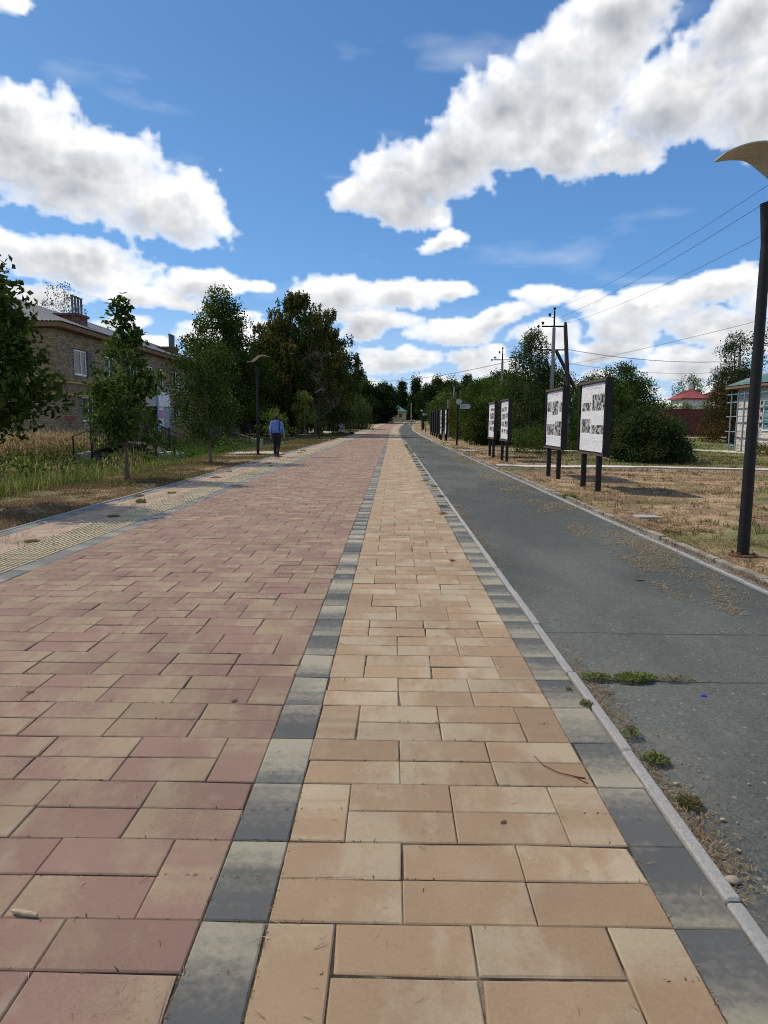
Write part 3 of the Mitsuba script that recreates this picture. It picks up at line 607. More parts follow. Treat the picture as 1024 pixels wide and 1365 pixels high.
house('red_roof_house', 'far house with bright red roof beyond the red fence', 39.3, 42.6, 95, 99, 4.5, 'm_whitewash', 'm_redroof', 1.25, chimney=True)
house('low_roof_house', 'far house with dull red roof right of the bright red one', 49, 55, 108, 116, 5.0, 'm_whitewash', bsdf('m_dullred', two(pr((.20, .07, .055), .6))), 1.3)
house('red_roof_house', 'house with red roof rising behind the white hut', 32, 38, 62, 70, 4.0, 'm_whitewash', 'm_redroof', 1.5)

# white hut on the right: its long side faces the street
hk = thing('white_hut', 'whitewashed hut with teal metal roof, teal shutter and blue-grey lattice', 'hut')
hx0, hx1, hy0, hy1, hh = 20.0, 26.0, 31.0, 40.3, 3.62; hz0 = float(hz(19.6, 39))-.03
WY0, WY1 = 36.15, 37.4
wl = trimesh.creation.extrude_polygon(Polygon([(hy0, -.3), (hy1, -.3), (hy1, hh), (hy0, hh)], [[(WY0, 1.3), (WY1, 1.3), (WY1, 2.75), (WY0, 2.75)]]), .25, engine='earcut')
m = MB(); m.add(np.stack([hx0+.02+wl.vertices[:, 2], wl.vertices[:, 0], hz0+wl.vertices[:, 1]], 1), wl.faces); m.box(hx0+.28, hx1, hy0, hy1, hz0-.3, hz0+hh); m.build('wall', 'm_mortar', hk)
bm = MB(); r = 0; rg = np.random.default_rng(8); z = hz0
while z < hz0+hh-.1:
    y = hy0+(0 if r % 2 else .2)
    while y < hy1-.05:
        y1_ = min(y+.4, hy1)
        if not (y1_ > WY0-.02 and y < WY1+.02 and z+.19 > hz0+1.29 and z < hz0+2.74): bm.box(hx0-.005+rg.normal(0, .003), hx0+.03, y, y1_-.010, z, z+.19)
        y += .4
    z += .2; r += 1
bm.build('block', 'm_whitewash', hk, kind='stuff', label='whitewashed wall blocks')
fr = MB().box(hx0-.05, hx0+.1, WY0-.06, WY1+.06, hz0+1.2, hz0+1.28); fr.box(hx0-.03, hx0+.06, WY0-.06, WY0, hz0+1.282, hz0+2.82).box(hx0-.03, hx0+.06, WY1, WY1+.06, hz0+1.282, hz0+2.82).box(hx0-.03, hx0+.06, WY0+.002, WY1-.002, hz0+2.75, hz0+2.82)
wk = fr.build('window', 'm_white', hk)
for k in range(18):
    z = hz0+1.29+k*.081
    MB().add([(hx0+.06, WY0+.005, z+.075), (hx0+.06, WY1-.005, z+.075), (hx0+.01, WY1-.005, z+.012), (hx0+.01, WY0+.005, z+.012), (hx0+.06, WY0+.005, z+.063), (hx0+.06, WY1-.005, z+.063), (hx0+.01, WY1-.005, z), (hx0+.01, WY0+.005, z)], [[0, 1, 2, 3], [7, 6, 5, 4], [3, 2, 6, 7], [4, 5, 1, 0], [0, 3, 7, 4], [2, 1, 5, 6]]).build('slat', 'm_shutter', wk)
for y in (34.2, 35.5, 37.9, 38.9, 39.6, 40.35): MB().box(hx0-.36, hx0-.31, y-.03, y+.03, hz0+.05, hz0+3.4).build('lattice_bar', 'm_lattice', hk)
for z in (.32, 1.1, 1.95, 2.75, 3.2): MB().box(hx0-.31, hx0-.26, 33.5, 40.95, hz0+z, hz0+z+.06).build('lattice_bar', 'm_lattice', hk)
for z in (.35, 1.98, 3.23):
    for y in (35.5, 38.9, 40.35): MB().box(hx0-.26, hx0+.02, y-.02, y+.02, hz0+z, hz0+z+.03).build('bracket', 'm_lattice', hk)
r = MB(); xa, xb, ya, yb, ze, zt = hx0-.55, hx1+.55, hy0-.55, hy1+.55, hz0+hh+.06, hz0+hh+1.75; P, Q = ((xa+xb)/2, ya+3.5, zt), ((xa+xb)/2, yb-3.5, zt)
r.add(*corr((xa, yb, ze), (xa, ya, ze), P, Q, 44)); r.add(*corr((xb, ya, ze), (xb, yb, ze), Q, P, 44)); r.add(*corr((xa, ya, ze), (xb, ya, ze), P, P, 34)); r.add(*corr((xb, yb, ze), (xa, yb, ze), Q, Q, 34))
rk = r.build('roof', 'm_greenroof', hk)
MB().box(xa+.03, xb-.03, ya+.03, yb-.03, hz0+hh-.1, hz0+hh+.03).build('eave', 'm_wood', rk)

# dark red corrugated fence
fk = thing('metal_fence', 'tall dark red corrugated metal fence behind the bushes on the right', 'fence')
for k in range(12):
    xa = 14.6+k*2.0; m = MB(); zb = float(hz(xa+1, 61.5))+.05; n = 10
    V, Fq = corr((xa+.01, 61.5, zb), (xa+1.99, 61.5, zb), (xa+1.99, 61.5, zb+2.2), (xa+.01, 61.5, zb+2.2), n, .04)
    m.add(V, Fq); m.add(V+[0, .06, 0], Fq[:, ::-1]); m.box(xa, xa+2, 61.46, 61.60, zb+2.2, zb+2.25); m.build('panel', 'm_fence', fk)
for k in range(7):
    xa = 14.6+k*4; MB().box(xa-.04, xa+.04, 61.60, 61.68, .2, float(hz(xa, 61.5))+2.2).build('post', 'm_black', fk)
lw = thing('low_wall', 'low pale concrete wall behind the second young tree', 'wall'); MB().bbox(-17.0, -14.9, 63.0, 63.25, -.3, .95, .02).build('block', 'm_concrete', lw); MB().bbox(-17.05, -14.85, 62.95, 63.3, .952, 1.03, .02).build('coping', 'm_concrete', lw)

# ------------------------------------------------------------------ footbridges over the ditch
def bridge(label, xl, xr, ya, yb, seed):
    k = thing('footbridge', label, 'footbridge', None); n = 17; xs = np.linspace(xl, xr, n); L = xr-xl
    zz = .14+.42*np.sin(np.linspace(0, PI, n))
    for i in range(n-1):
        m = MB(); a, b = xs[i]+.006, xs[i+1]-.006; za, zb_ = np.interp([a, b], xs, zz)
        v = [(a, ya, za), (b, ya, zb_), (b, yb, zb_), (a, yb, za), (a, ya, za-.05), (b, ya, zb_-.05), (b, yb, zb_-.05), (a, yb, za-.05)]
        m.add(v, [[0, 1, 2, 3], [7, 6, 5, 4], [0, 4, 5, 1], [2, 6, 7, 3], [1, 5, 6, 2], [3, 7, 4, 0]]); m.build('plank', 'm_oldwood', k)
    for y in (ya-.04, yb+.04):
        m = MB(); m.tube(np.c_[xs, np.full(n, y), zz-.10], .06, 6); m.build('beam', 'm_black', k)
        m = MB(); m.tube(np.c_[xs, np.full(n, y), zz+.95], .028, 6); m.build('handrail', 'm_black', k)
        m = MB(); m.tube(np.c_[xs, np.full(n, y), zz+.22], .016, 5); m.build('lower_rail', 'm_black', k)
        for i in range(0, n*2-1):
            x = xl+L*i/(2*n-2); z = np.interp(x, xs, zz)
            MB().box(x-.009, x+.009, y-.009, y+.009, z-.05, z+.95).build('baluster', 'm_black', k)
        for x in (xl, xr):
            z = .14; MB().box(x-.035, x+.035, y-.035, y+.035, -.3, z+1.05).build('post', 'm_black', k)
    for x, s in ((xr, 1), (xl, -1)):
        for q in range(2):
            a = x+s*(.01+.38*q); b = a+s*.37; MB().box(min(a, b), max(a, b), ya, yb, -.55, .12-.06*q).build('step', 'm_poleconc', k)
        for y in (ya-.04, yb+.04):
            MB().tube([(x, y, 1.07), (x+s*.8, y, .80)], .024, 6).build('handrail', 'm_black', k)
            MB().box(x+s*.8-.025, x+s*.8+.025, y-.025, y+.025, -.3, .82).build('post', 'm_black', k)
bridge('arched black footbridge over the weedy ditch, nearer one by the entrance', -12.7, -9.9, 30.2, 32.0, 1)
bridge('arched black footbridge over the ditch, farther one behind the lamp post', -15.0, -11.4, 57.6, 59.4, 2)

# ------------------------------------------------------------------ street lamps
def lamp(label, x, y, side, full=True, group=None):
    """side: +1 sail reaches towards +x"""
    k = thing('street_lamp', label, 'street lamp', group); z0 = float(hz(x, y)) if y > 60 else 0.0
    zz = np.array([0, .02, 3.42, 3.46, 3.84, 3.85]); r = np.array([.066, .066, .052, .054, .088, .06])
    MB().tube(np.c_[np.full(6, x), np.full(6, y), z0+zz], r, 16).build('pole', 'm_black', k, smooth=35)
    if full:
        fl = MB().mesh(trimesh.creation.cylinder(.15, .018, sections=20, transform=trimesh.transformations.translation_matrix((x, y, z0+.012))))
        fk_ = fl.build('base_flange', 'm_rust', k)
        for a in range(4):
            an = PI/4+a*PI/2; MB().mesh(trimesh.creation.cylinder(.016, .03, sections=6, transform=trimesh.transformations.translation_matrix((x+.115*math.cos(an), y+.115*math.sin(an), z0+.035)))).build('bolt', 'm_rust', fk_)
    MB().tube([(x, y, z0+3.84), (x-side*.12, y, z0+3.95), (x-side*.27, y, z0+4.12)], .022, 8).build('arm', 'm_black', k, smooth=40)
    d = np.linspace(-.40, .56, 26); zp = 4.08+.29*ss(-.30, .22, d)-.10*ss(.22, .75, d)**1.3+.02*ss(-.2, -.4, d)
    w = .27*np.clip(np.sin(np.clip((d+.46)/1.06, 0, 1)*PI)**.35, .2, 1); n = len(d)
    tt = .012; V = []
    for s_, off in ((-1, 0), (1, 0), (1, tt), (-1, tt)): V.append(np.c_[x+side*d, y+s_*w, z0+zp+off])
    V = np.vstack(V); i = np.arange(n-1); F_ = []
    for a, b in ((0, 1), (1, 2), (2, 3), (3, 0)): F_.append(np.stack([a*n+i, a*n+i+1, b*n+i+1, b*n+i], 1))
    F_ += [np.array([[0, n, 2*n, 3*n], [n-1, 4*n-1, 3*n-1, 2*n-1]])]
    obj('sail', (V, np.vstack(F_)), 'm_sail', k, smooth=40)
lamp('nearest black street lamp with curved khaki sail at right edge', 4.37, 7.87, -1)
lamp('black street lamp with curved sail on the left, beside the walking man', -5.64, 31.07, 1)
lamp('black street lamp with curved sail and arrow sign, beyond the boards', 4.82, 48.4, -1)
lamp('black street lamp on the left verge before the tall trees', -6.06, 61.2, 1)
lamp('distant black street lamp beside the dark far boards', 5.2, 76.4, -1, False)
lamp('most distant black street lamp on the right verge', 5.25, 103.4, -1, False)

def arrow_sign(label, x, y, z, facing=-1):
    k = thing('arrow_sign', label, 'sign'); z0 = float(gz(y))+z
    V = np.array([(0, -.19), (.66, -.19), (.80, 0), (.66, .19), (0, .19)]); V3 = np.vstack([np.c_[x+V[:, 0], np.full(5, y-.02), z0+V[:, 1]], np.c_[x+V[:, 0], np.full(5, y+.02), z0+V[:, 1]]])
    F_ = [[0, 1, 2], [0, 2, 3], [0, 3, 4], [7, 6, 5], [8, 7, 5], [9, 8, 5]]+[[a, a+5, (a+1) % 5+5] for a in range(5)]+[[a, (a+1) % 5+5, (a+1) % 5] for a in range(5)]
    obj('plate', (V3, np.array(F_)), bsdf('m_signgrey', pr((.44, .46, .50), .5)), k)
    s = .012; m = MB()
    for a in range(5):
        p, q_ = V[a], V[(a+1) % 5]; m.tube([(x+p[0], y-.012, z0+p[1]), (x+q_[0], y-.012, z0+q_[1])], .022, 5)
    m.build('rim', 'm_black', k)
    MB().tube([(x-.12, y, z0+.1), (x+.02, y, z0+.1)], .02, 6).build('bracket', 'm_black', k)
    for r_ in range(2): MB().box(x+.1, x+.58-.1*r_, y-.026, y-.021, z0+.05-.1*r_, z0+.075-.1*r_).build('print_line', 'm_curtain', k)
arrow_sign('grey white arrow sign pointing right on the lamp post', 4.95, 48.4, 2.66)
sp2 = thing('sign_post', 'distant thin black post holding a small arrow sign', 'post'); z0 = float(gz(115)); MB().tube([(5.1, 115, z0), (5.1, 115, z0+3.2)], .06, 10).build('pole', 'm_black', sp2); MB().mesh(trimesh.creation.uv_sphere(.16, count=[8, 12])).build('cap', 'm_sail', sp2); labels[sp2]
scene[sp2+'__cap']['to_world'] = T().translate([5.1, 115, z0+3.25])
arrow_sign('small distant arrow sign on the far post', 5.22, 115, 2.7)
sb = thing('loudspeaker', 'small tan loudspeaker fixed to the lamp post above the arrow sign', 'loudspeaker')
m = trimesh.creation.revolve(np.array([(0, 0), (.06, 0), (.10, .10), (.19, .26), (.20, .28), (.0, .24)]), sections=18); m.apply_transform(trimesh.transformations.rotation_matrix(PI/2, (1, 0, 0))); m.apply_translation((4.86, 48.3, 2.98)); obj('horn', m, 'm_sail', sb, smooth=35); MB().box(4.83, 4.89, 48.3, 48.36, 2.92, 3.04).build('bracket', 'm_black', sb)

# globe lamp, box, frame on the left
k = thing('globe_lamp', 'black post with white globe lamp on the left verge', 'street lamp'); z0 = float(gz(85)); MB().tube([(-6.3, 85, z0), (-6.3, 85, z0+3.75)], .07, 10).build('pole', 'm_black', k, smooth=40)
m = trimesh.creation.uv_sphere(.22, count=[12, 16]); m.apply_translation((-6.2, 84.95, z0+3.6)); obj('globe', m, 'm_white', k, smooth=True); MB().tube([(-6.3, 85, z0+3.75), (-6.3, 85, z0+4.3)], .12, 8).build('cap', 'm_black', k, smooth=40)
k = thing('utility_box', 'white metal utility box beside the globe lamp', 'box'); MB().bbox(-6.3, -5.75, 88, 88.5, z0+.3, z0+1.35, .016).build('cabinet', 'm_white', k); MB().box(-6.25, -6.18, 88.1, 88.4, z0-.1, z0+.3).box(-5.87, -5.8, 88.1, 88.4, z0-.1, z0+.3).build('leg', 'm_black', k); MB().box(-6.05, -5.95, 87.985, 87.998, z0+.8, z0+.95).build('badge', 'm_curtain', k)
k = thing('round_sign', 'round white board on short post beside the utility box', 'sign'); m = trimesh.creation.cylinder(.36, .05, sections=24); m.apply_transform(trimesh.transformations.rotation_matrix(PI/2, (1, 0, 0))); m.apply_translation((-6.75, 88, z0+1.25)); obj('plate', m, 'm_white', k, smooth=40); MB().tube([(-6.75, 88.06, z0), (-6.75, 88.06, z0+1.2)], .04, 8).build('post', 'm_black', k)
k = thing('swing_frame', 'black T-shaped metal frame on the left by the willows', 'frame'); z0 = float(gz(90)); yb = 90.0
MB().tube([(-5.05, yb, z0), (-5.05, yb, z0+3.9)], .07, 8).build('post', 'm_black', k); MB().tube([(-4.65, yb, z0), (-4.65, yb, z0+2.9)], .05, 8).build('post', 'm_black', k); MB().tube([(-6.1, yb, z0+2.86), (-3.9, yb, z0+2.9)], .06, 8).build('beam', 'm_oldwood', k); MB().box(-5.1, -4.6, yb-.1, yb+.1, z0-.05, z0+.25).build('footing', 'm_black', k)

# ------------------------------------------------------------------ notice boards
def board(label, y0, kind, z0=0.0, x=4.82, tilt=0.0, zb=.80, zt=2.465):
    """front faces the street (-x); y0 nearer end"""
    y1 = y0+2.12; t = .15; fr = .07; k = thing('notice_board', label, 'notice board', None); z0 = z0+(0 if y0 < 60 else float(gz(y0)))
    zb += z0; zt += z0
    m = MB().box(x+.05, x+t, y0+fr, y1-fr, zb+fr, zt-fr).box(x, x+t, y0, y0+fr, zb, zt).box(x, x+t, y1-fr, y1, zb, zt).box(x, x+t, y0+fr, y1-fr, zb, zb+fr).box(x, x+t, y0+fr, y1-fr, zt-fr, zt)
    m.build('frame', 'm_black', k)
    MB().box(x-.004, x-.001, y0+.004, y1-.004, zt-.06, zt-.004).box(x-.004, x-.001, y0+.004, y1-.004, zb+.004, zb+.05).build('trim', 'm_trim', k, label='brown trim along top and bottom of the frame')
    if kind is not None:
        a, b, c, d = y1-fr-.01, y0+fr+.01, zb+fr+.01, zt-fr-.01
        V = np.array([(x+.045, a, c), (x+.045, b, c), (x+.045, b, d), (x+.045, a, d), (x+.049, a, c), (x+.049, b, c), (x+.049, b, d), (x+.049, a, d)]); uv = np.array([(0.001, 0), (.999, 0), (.999, 1), (0.001, 1)]*2)+[2*kind, 0]
        obj('poster', (V, np.array([[3, 2, 1, 0], [4, 5, 6, 7], [0, 1, 5, 4], [1, 2, 6, 5], [2, 3, 7, 6], [3, 0, 4, 7]])), 'm_poster', k, 'white poster with black and white photographs', uv=uv)
    for y in (y0+.50, y0+1.70):
        MB().bbox(x+.02, x+.13, y-.05, y+.05, z0-.2, zb-.002, .006).build('post', 'm_black', k)
board('nearest notice board with four photographs on white, right of the asphalt path', 14.84, 0)
board('second notice board with wide townscape photographs, left of the nearest one', 18.54, 1)
board('third notice board with many small pictures, right one of the distant pair', 27.17, 2)
board('fourth notice board with a column of small pictures, left one of the distant pair', 30.86, 3)
board('far notice board with white poster beyond the lamp with the arrow sign', 59.4, 2, zb=.55, zt=2.75, x=4.9)
board('far notice board with white poster behind the other far one', 63.0, 3, zb=.5, zt=2.8, x=4.75)
FB = ('first', 'second', 'third', 'fourth', 'fifth')
for q in range(5): board(f'{FB[q]} dark board without poster in the far row on the right', 68.5+q*5.2, None, x=4.95+.07*q, zb=.35, zt=2.9)
for q in range(4): board(f'{FB[q]} dark board without poster beyond the far arrow sign', 118+q*4, None, x=5.4+.25*q, zb=.3, zt=2.9)

# ------------------------------------------------------------------ power line
def insulator(m, x, y, z): m.tube([(x, y, z), (x, y, z+.10)], .018, 6).tube([(x, y, z+.08), (x, y, z+.12), (x, y, z+.2), (x, y, z+.24)], [.05, .085, .075, .03], 10)
def upole(label, x, y, H, conc=True, arm=True, lower=False, z0=None):
    k = thing('utility_pole', label, 'utility pole', None); z0 = float(hz(x, y)) if z0 is None else z0
    MB().tube([(x, y, z0-.3), (x, y, z0+H*.88)], [.15, .10], 8).build('shaft', 'm_poleconc' if conc else 'm_oldwood', k, smooth=40)
    MB().tube([(x, y, z0+H*.86), (x, y, z0+H)], .05, 8).build('top_pin', 'm_black', k)
    if arm:
        MB().box(x-.75, x+.75, y-.04, y+.04, z0+H*.885, z0+H*.885+.08).build('crossarm', 'm_black', k)
        for dx, dz in ((-.68, .08), (.68, .08), (-.95, -.12)):
            m = MB(); insulator(m, x+dx, y, z0+H*.885+dz); m.build('insulator', 'm_black', k, smooth=40)
        m = MB(); m.tube([(x, y, z0+H*.95), (x-.28, y, z0+H*.96)], .018, 5); insulator(m, x-.28, y, z0+H*.955); m.build('insulator', 'm_black', k, smooth=40)
        m = MB(); insulator(m, x, y, z0+H-.02); m.build('insulator', 'm_black', k, smooth=40)
    if lower: MB().box(x-.85, x+.8, y-.05, y+.05, z0+5.95, z0+6.03).build('crossarm', 'm_black', k)
    return k
P1 = (10.1, 43.4, 8.3)
k = upole('tall grey concrete power pole with insulators behind the nearest boards', 10.1, 43.4, 8.3, lower=True, z0=0)
MB().tube([(10.3, 43.5, 5.95), (12.9, 44.2, 1.6)], .11, 6).build('strut', 'm_oldwood', k)
k = thing('wooden_pole', 'leaning dark wooden pole beside the concrete power pole', 'pole'); MB().tube([(11.25, 43.0, .35), (10.68, 43.0, 7.45)], [.16, .115], 8).build('shaft', 'm_oldwood', k, smooth=40)
MB().box(10.95, 11.12, 42.72, 42.86, -.3, 1.9).build('stub', 'm_poleconc', k, label='grey concrete stub tied to the pole foot'); MB().tube([(11.05, 42.8, 1.4), (11.3, 43.05, 1.4)], .03, 6).build('tie', 'm_black', k)
upole('second power pole with crossarm, left of the birch', 10.2, 64, 8.1)
upole('third, distant power pole with crossarm beyond the lamp', 11.1, 97, 7.9)
upole('power pole behind the white hut', 25.6, 52, 7.0, arm=False)
upole('slim pale pole left of the third power pole', 7.3, 80, 6.4, arm=False)
upole('short slim pole beside the dark far boards', 6.2, 74, 4.5, arm=False)
upole('far slim pole in front of the tree line', 3.4+float(bend(150)), 150, 5.6, arm=False)
upole('far power pole above the willows on the left', -9.7, 190, 8.6)
upole('near power pole beyond the right edge, carrying the rising overhead wires', 10.0, 3.0, 8.3)
def wire(name, label, a, b, sag, r=.0065, group=None):
    u = np.linspace(0, 1, 22)[:, None]; p = np.array(a)*(1-u)+np.array(b)*u; p[:, 2] -= (4*sag*u*(1-u))[:, 0]
    m = MB(); m.tube(p, r, 4); k = numbered(name); scene[k] = mikit.ply(m.get(), 'm_black', smooth=40); labels[k] = {'label': label, 'category': 'wire'}
    if group: labels[k]['group'] = group
W1 = [(10.1, 43.4, 8.4), (9.42, 43.4, 7.55), (10.78, 43.4, 7.55), (9.82, 43.4, 8.05)]
W0 = [(10.0, 3.0, 8.4), (9.3, 3.0, 7.55), (10.7, 3.0, 7.55), (9.72, 3, 8.05)]
W2 = [(10.2, 64, 8.2), (9.52, 64, 7.4), (10.88, 64, 7.4), (9.92, 64, 7.95)]
W3 = [(11.1, 97, 8.4), (10.42, 97, 7.6), (11.78, 97, 7.6), (10.8, 97, 8.1)]
for a, b, s, d in ((W0, W1, .75, 'from the tall concrete pole towards the upper right of the picture'), (W1, W2, .35, 'between the tall concrete pole and the second pole'), (W2, W3, .5, 'between the second and third power poles')):
    for i in range(3 if a is W0 else 2): wire('power_line', f'{("uppermost", "left", "right")[i]} thin overhead wire {d}', a[i], b[i], s, group=f'wires {d}')
wire('cable', 'thick black cable from the wooden pole to the pole behind the hut', (10.75, 43, 6.0), (25.6, 52, 6.2), .35, .016)
wire('cable', 'thin cable below the thick one, right of the wooden pole', (10.75, 43, 5.2), (25.6, 52, 5.5), .4, .009)
wire('cable', 'thick cable crossing the street towards the left trees', (10.2, 43.5, 6.0), (-6.0, 100, 7.6), .9, .018)
wire('cable', 'thin rising cable from the hut pole towards the upper right', (10.6, 43, 5.0), (18.5, 20, 6.6), .2, .008)

# ------------------------------------------------------------------ parked car, far end
k = thing('parked_car', 'small white car parked at the far end of the street', 'car'); cx, cyy, z0 = -1.0, 178.0, float(gz(178))
prof = np.array([(-2, .35), (-2, .8), (-1.85, .95), (-1.0, 1.0), (-.45, 1.42), (.9, 1.44), (1.6, 1.0), (2, .9), (2, .35)])
bd = trimesh.creation.extrude_polygon(Polygon(prof), 1.6, engine='earcut'); V = bd.vertices; obj('body', (np.stack([cx+V[:, 2]-.8, cyy+V[:, 0], z0+V[:, 1]], 1), bd.faces), 'm_white', k, smooth=30)
MB().add([(cx-.68, cyy-.98, z0+1.04), (cx+.68, cyy-.98, z0+1.04), (cx+.62, cyy-.5, z0+1.40), (cx-.62, cyy-.5, z0+1.40)], [[0, 1, 2, 3]]).build('windscreen', 'm_glass', k)
for dx in (-.72, .72):
    for dy in (-1.25, 1.25):
        m = trimesh.creation.cylinder(.31, .18, sections=16); m.apply_transform(trimesh.transformations.rotation_matrix(PI/2, (0, 1, 0))); m.apply_translation((cx+dx, cyy+dy, z0+.31)); obj('wheel', m, 'm_tyre', k)
    MB().box(cx+dx*.75-.14, cx+dx*.75+.14, cyy-2.02, cyy-2.001, z0+.62, z0+.76).build('headlight', 'm_steel', k)
MB().box(cx-.75, cx+.75, cyy-2.05, cyy-2.0, z0+.38, z0+.56).build('bumper', 'm_black', k)

# ------------------------------------------------------------------ trees
maple = lambda R: (lambda t: R*(1-t)**.62*(.55+.45*min(1, t/.12)))
tree('street_tree', 'leafy young tree at the left edge of the picture', 'tree', None, -6.5, 11.7, 4.15, 1.45, lambda t: 1.2*(1-t)**.6*(.6+.4*min(1, t/.15)), 96, .22, 74, (.135, .085), DK, .06, 21, lean=(.05, .1), pal2=(LT[0], LT[1], .14), shell=.3)
tree('street_tree', 'young upright tree with pointed crown in front of the brick building', 'tree', None, -6.2, 17.12, 4.45, .95, lambda t: .24+.72*(.55+.45*min(1, t/.14))*float(1-ss(.25, .75, t))-.18*float(ss(.8, 1, t)), 66, .19, 60, (.15, .09), MID, .05, 22, pal2=(DK[0], DK[1], .35), shell=.3, rough=.8)
tree('street_tree', 'young tree with dense round crown left of the lamp post', 'tree', None, -6.2, 25.05, 4.4, .85, ell(1.38, .38), 125, .24, 70, (.11, .06), DK, .05, 23, lean=(-.35, 0), shell=.2)
tree('elm_tree', 'tall dark elm behind the walking man, with the highest crown', 'tree', None, -10.6, 78, 16.2, 2.6, lambda t: (6.0*(1-t**2.6)**.6*(.75+.25*min(1, t/.1))) if t < .82 else 2.4*(1-(t-.82)/.20), 400, .72, 150, (.30, .16), DK, .36, 31, droop=1.5, pal2=(OL[0], OL[1], .45), limb_n=40, shell=.35, rough=1.5)
tree('elm_tree', 'drooping elm at the right end of the dark tree group', 'tree', None, -8.9, 88, 12.6, 2.2, ell(4.6, .45), 290, .72, 130, (.32, .16), DK, .3, 32, droop=2.6, pal2=(OL[0], OL[1], .5), limb_n=30, rough=.9)
tree('elm_tree', 'tall leaning tree left of the elms, beside the brick building', 'tree', None, -14.9, 66, 13.9, 1.8, lambda t: 3.3*(1-t**2)**.5*(.75+.25*min(1, t/.1)) if t < .7 else 2.2*(1-(t-.7)/.36), 230, .60, 130, (.25, .14), DK, .28, 33, lean=(-.9, 0), pal2=(MID[0], MID[1], .35), limb_n=34, shell=.35, rough=1.5)
tree('elm_tree', 'olive tinted tree between the two tallest crowns', 'tree', None, -12.4, 74, 10.8, 1.2, ell(3.2, .45), 210, .62, 120, (.28, .15), OL, .25, 34, droop=1.6, pal2=(DK[0], DK[1], .5))
tree('elm_tree', 'dark lower tree filling the gap beside the grey house', 'tree', None, -16.6, 79, 9.5, .8, ell(3.8, .4), 230, .7, 120, (.3, .16), DK, .25, 35, pal2=(OL[0], OL[1], .4))
tree('bare_tree', 'bare grey dead tree in front of the elms', 'tree', None, -7.8, 74, 9.0, 1.6, ell(2.6, .55), 46, 1.0, 12, (0, 0), DK, .14, 36, bare=True, limb_n=46, shell=.25)
tree('young_tree', 'small bright green tree right of the walking man', 'tree', None, -7.6, 63.5, 4.3, 1.3, ell(.95, .45), 30, .26, 55, (.15, .08), LT, .045, 41)
tree('young_tree', 'small bright green tree behind the walking man', 'tree', None, -9.2, 56, 3.4, .8, ell(1.5, .45), 26, .28, 44, (.15, .08), LT, .05, 42)
tree('young_tree', 'tiny sapling with light leaves beside the left verge lamp', 'tree', None, -7.3, 74, 2.6, .5, ell(.7, .45), 16, .22, 36, (.15, .08), LT, .035, 43)
tree('young_tree', 'round green tree beside the globe lamp', 'tree', None, -7.6, 92, 4.6, 1.3, ell(1.7, .45), 36, .36, 50, (.18, .10), MID, .08, 44)
tree('willow_tree', 'round light green weeping willow on the left', 'tree', None, -9.0, 112, 7.6, .6, ell(3.6, .55), 130, .5, 130, (.28, .09), ((.05, .09, .03), (.10, .15, .05)), .2, 51, droop=3.2)
tree('willow_tree', 'second weeping willow near the road bend', 'tree', None, -6.6, 124, 6.6, .4, ell(3.4, .55), 130, .5, 130, (.30, .09), ((.05, .09, .03), (.10, .15, .05)), .2, 52, droop=3.2)
tree('distant_birch', 'thin birch top rising behind the grey roof', 'tree', None, -27.6, 60, 13.2, 8.0, ell(1.7, .35), 40, .5, 26, (.2, .1), ((.06, .085, .05), (.11, .13, .08)), .12, 53, droop=1.2)
far_spots = [(-16, 168, 10.5, 4.5, 0), (-11.5, 205, 13, 3.6, 0), (-8.2, 180, 13.6, 3.2, 1), (-5.6, 172, 9.8, 2.8, 0), (-1.6, 176, 9.2, 2.9, 0), (3.2, 212, 11.5, 3.0, 1), (7.2, 205, 12.2, 3.2, 1), (10.6, 196, 9.5, 3.6, 0), (13.4, 205, 13.0, 3.0, 1), (17, 200, 11.0, 4.2, 0), (21, 195, 12.4, 3.6, 1), (24.5, 188, 10.5, 4.0, 0), (28, 180, 12.3, 4.3, 0), (14, 160, 8.4, 3.6, 0), (11, 142, 6.4, 2.8, 2), (18, 165, 9, 3.8, 0), (23.5, 150, 8.4, 3.8, 0), (-22, 150, 10, 5, 0), (32, 190, 12, 5, 0), (-14.5, 140, 7, 3.6, 0)]
for i, (x, y, H, R, kd) in enumerate(far_spots):
    lab = ('dark leafy tree in the far tree line', 'dark pointed conifer in the far tree line', 'lighter bushy tree before the far tree line')[kd]
    grp = ('leafy trees of the far tree line', 'conifers of the far tree line', None)[kd]
    if kd < 2:
        same = sorted(a[0]/a[1] for a in far_spots if a[4] == kd); lab += f', {ORD[same.index(x/y)]} from the left'
    prof_ = ell(R, .4) if kd != 1 else (lambda t, R=R: R*.8*(1-t)**.8+.15)
    tree('far_tree', lab, 'tree', grp, x, y, H, .6, prof_, 150, .85, 80, (.55, .30), ((.016, .032, .012), (.045, .07, .024)) if kd != 2 else MID, .2, 60+i, limb_n=10, pal2=(MID[0], MID[1], .12))
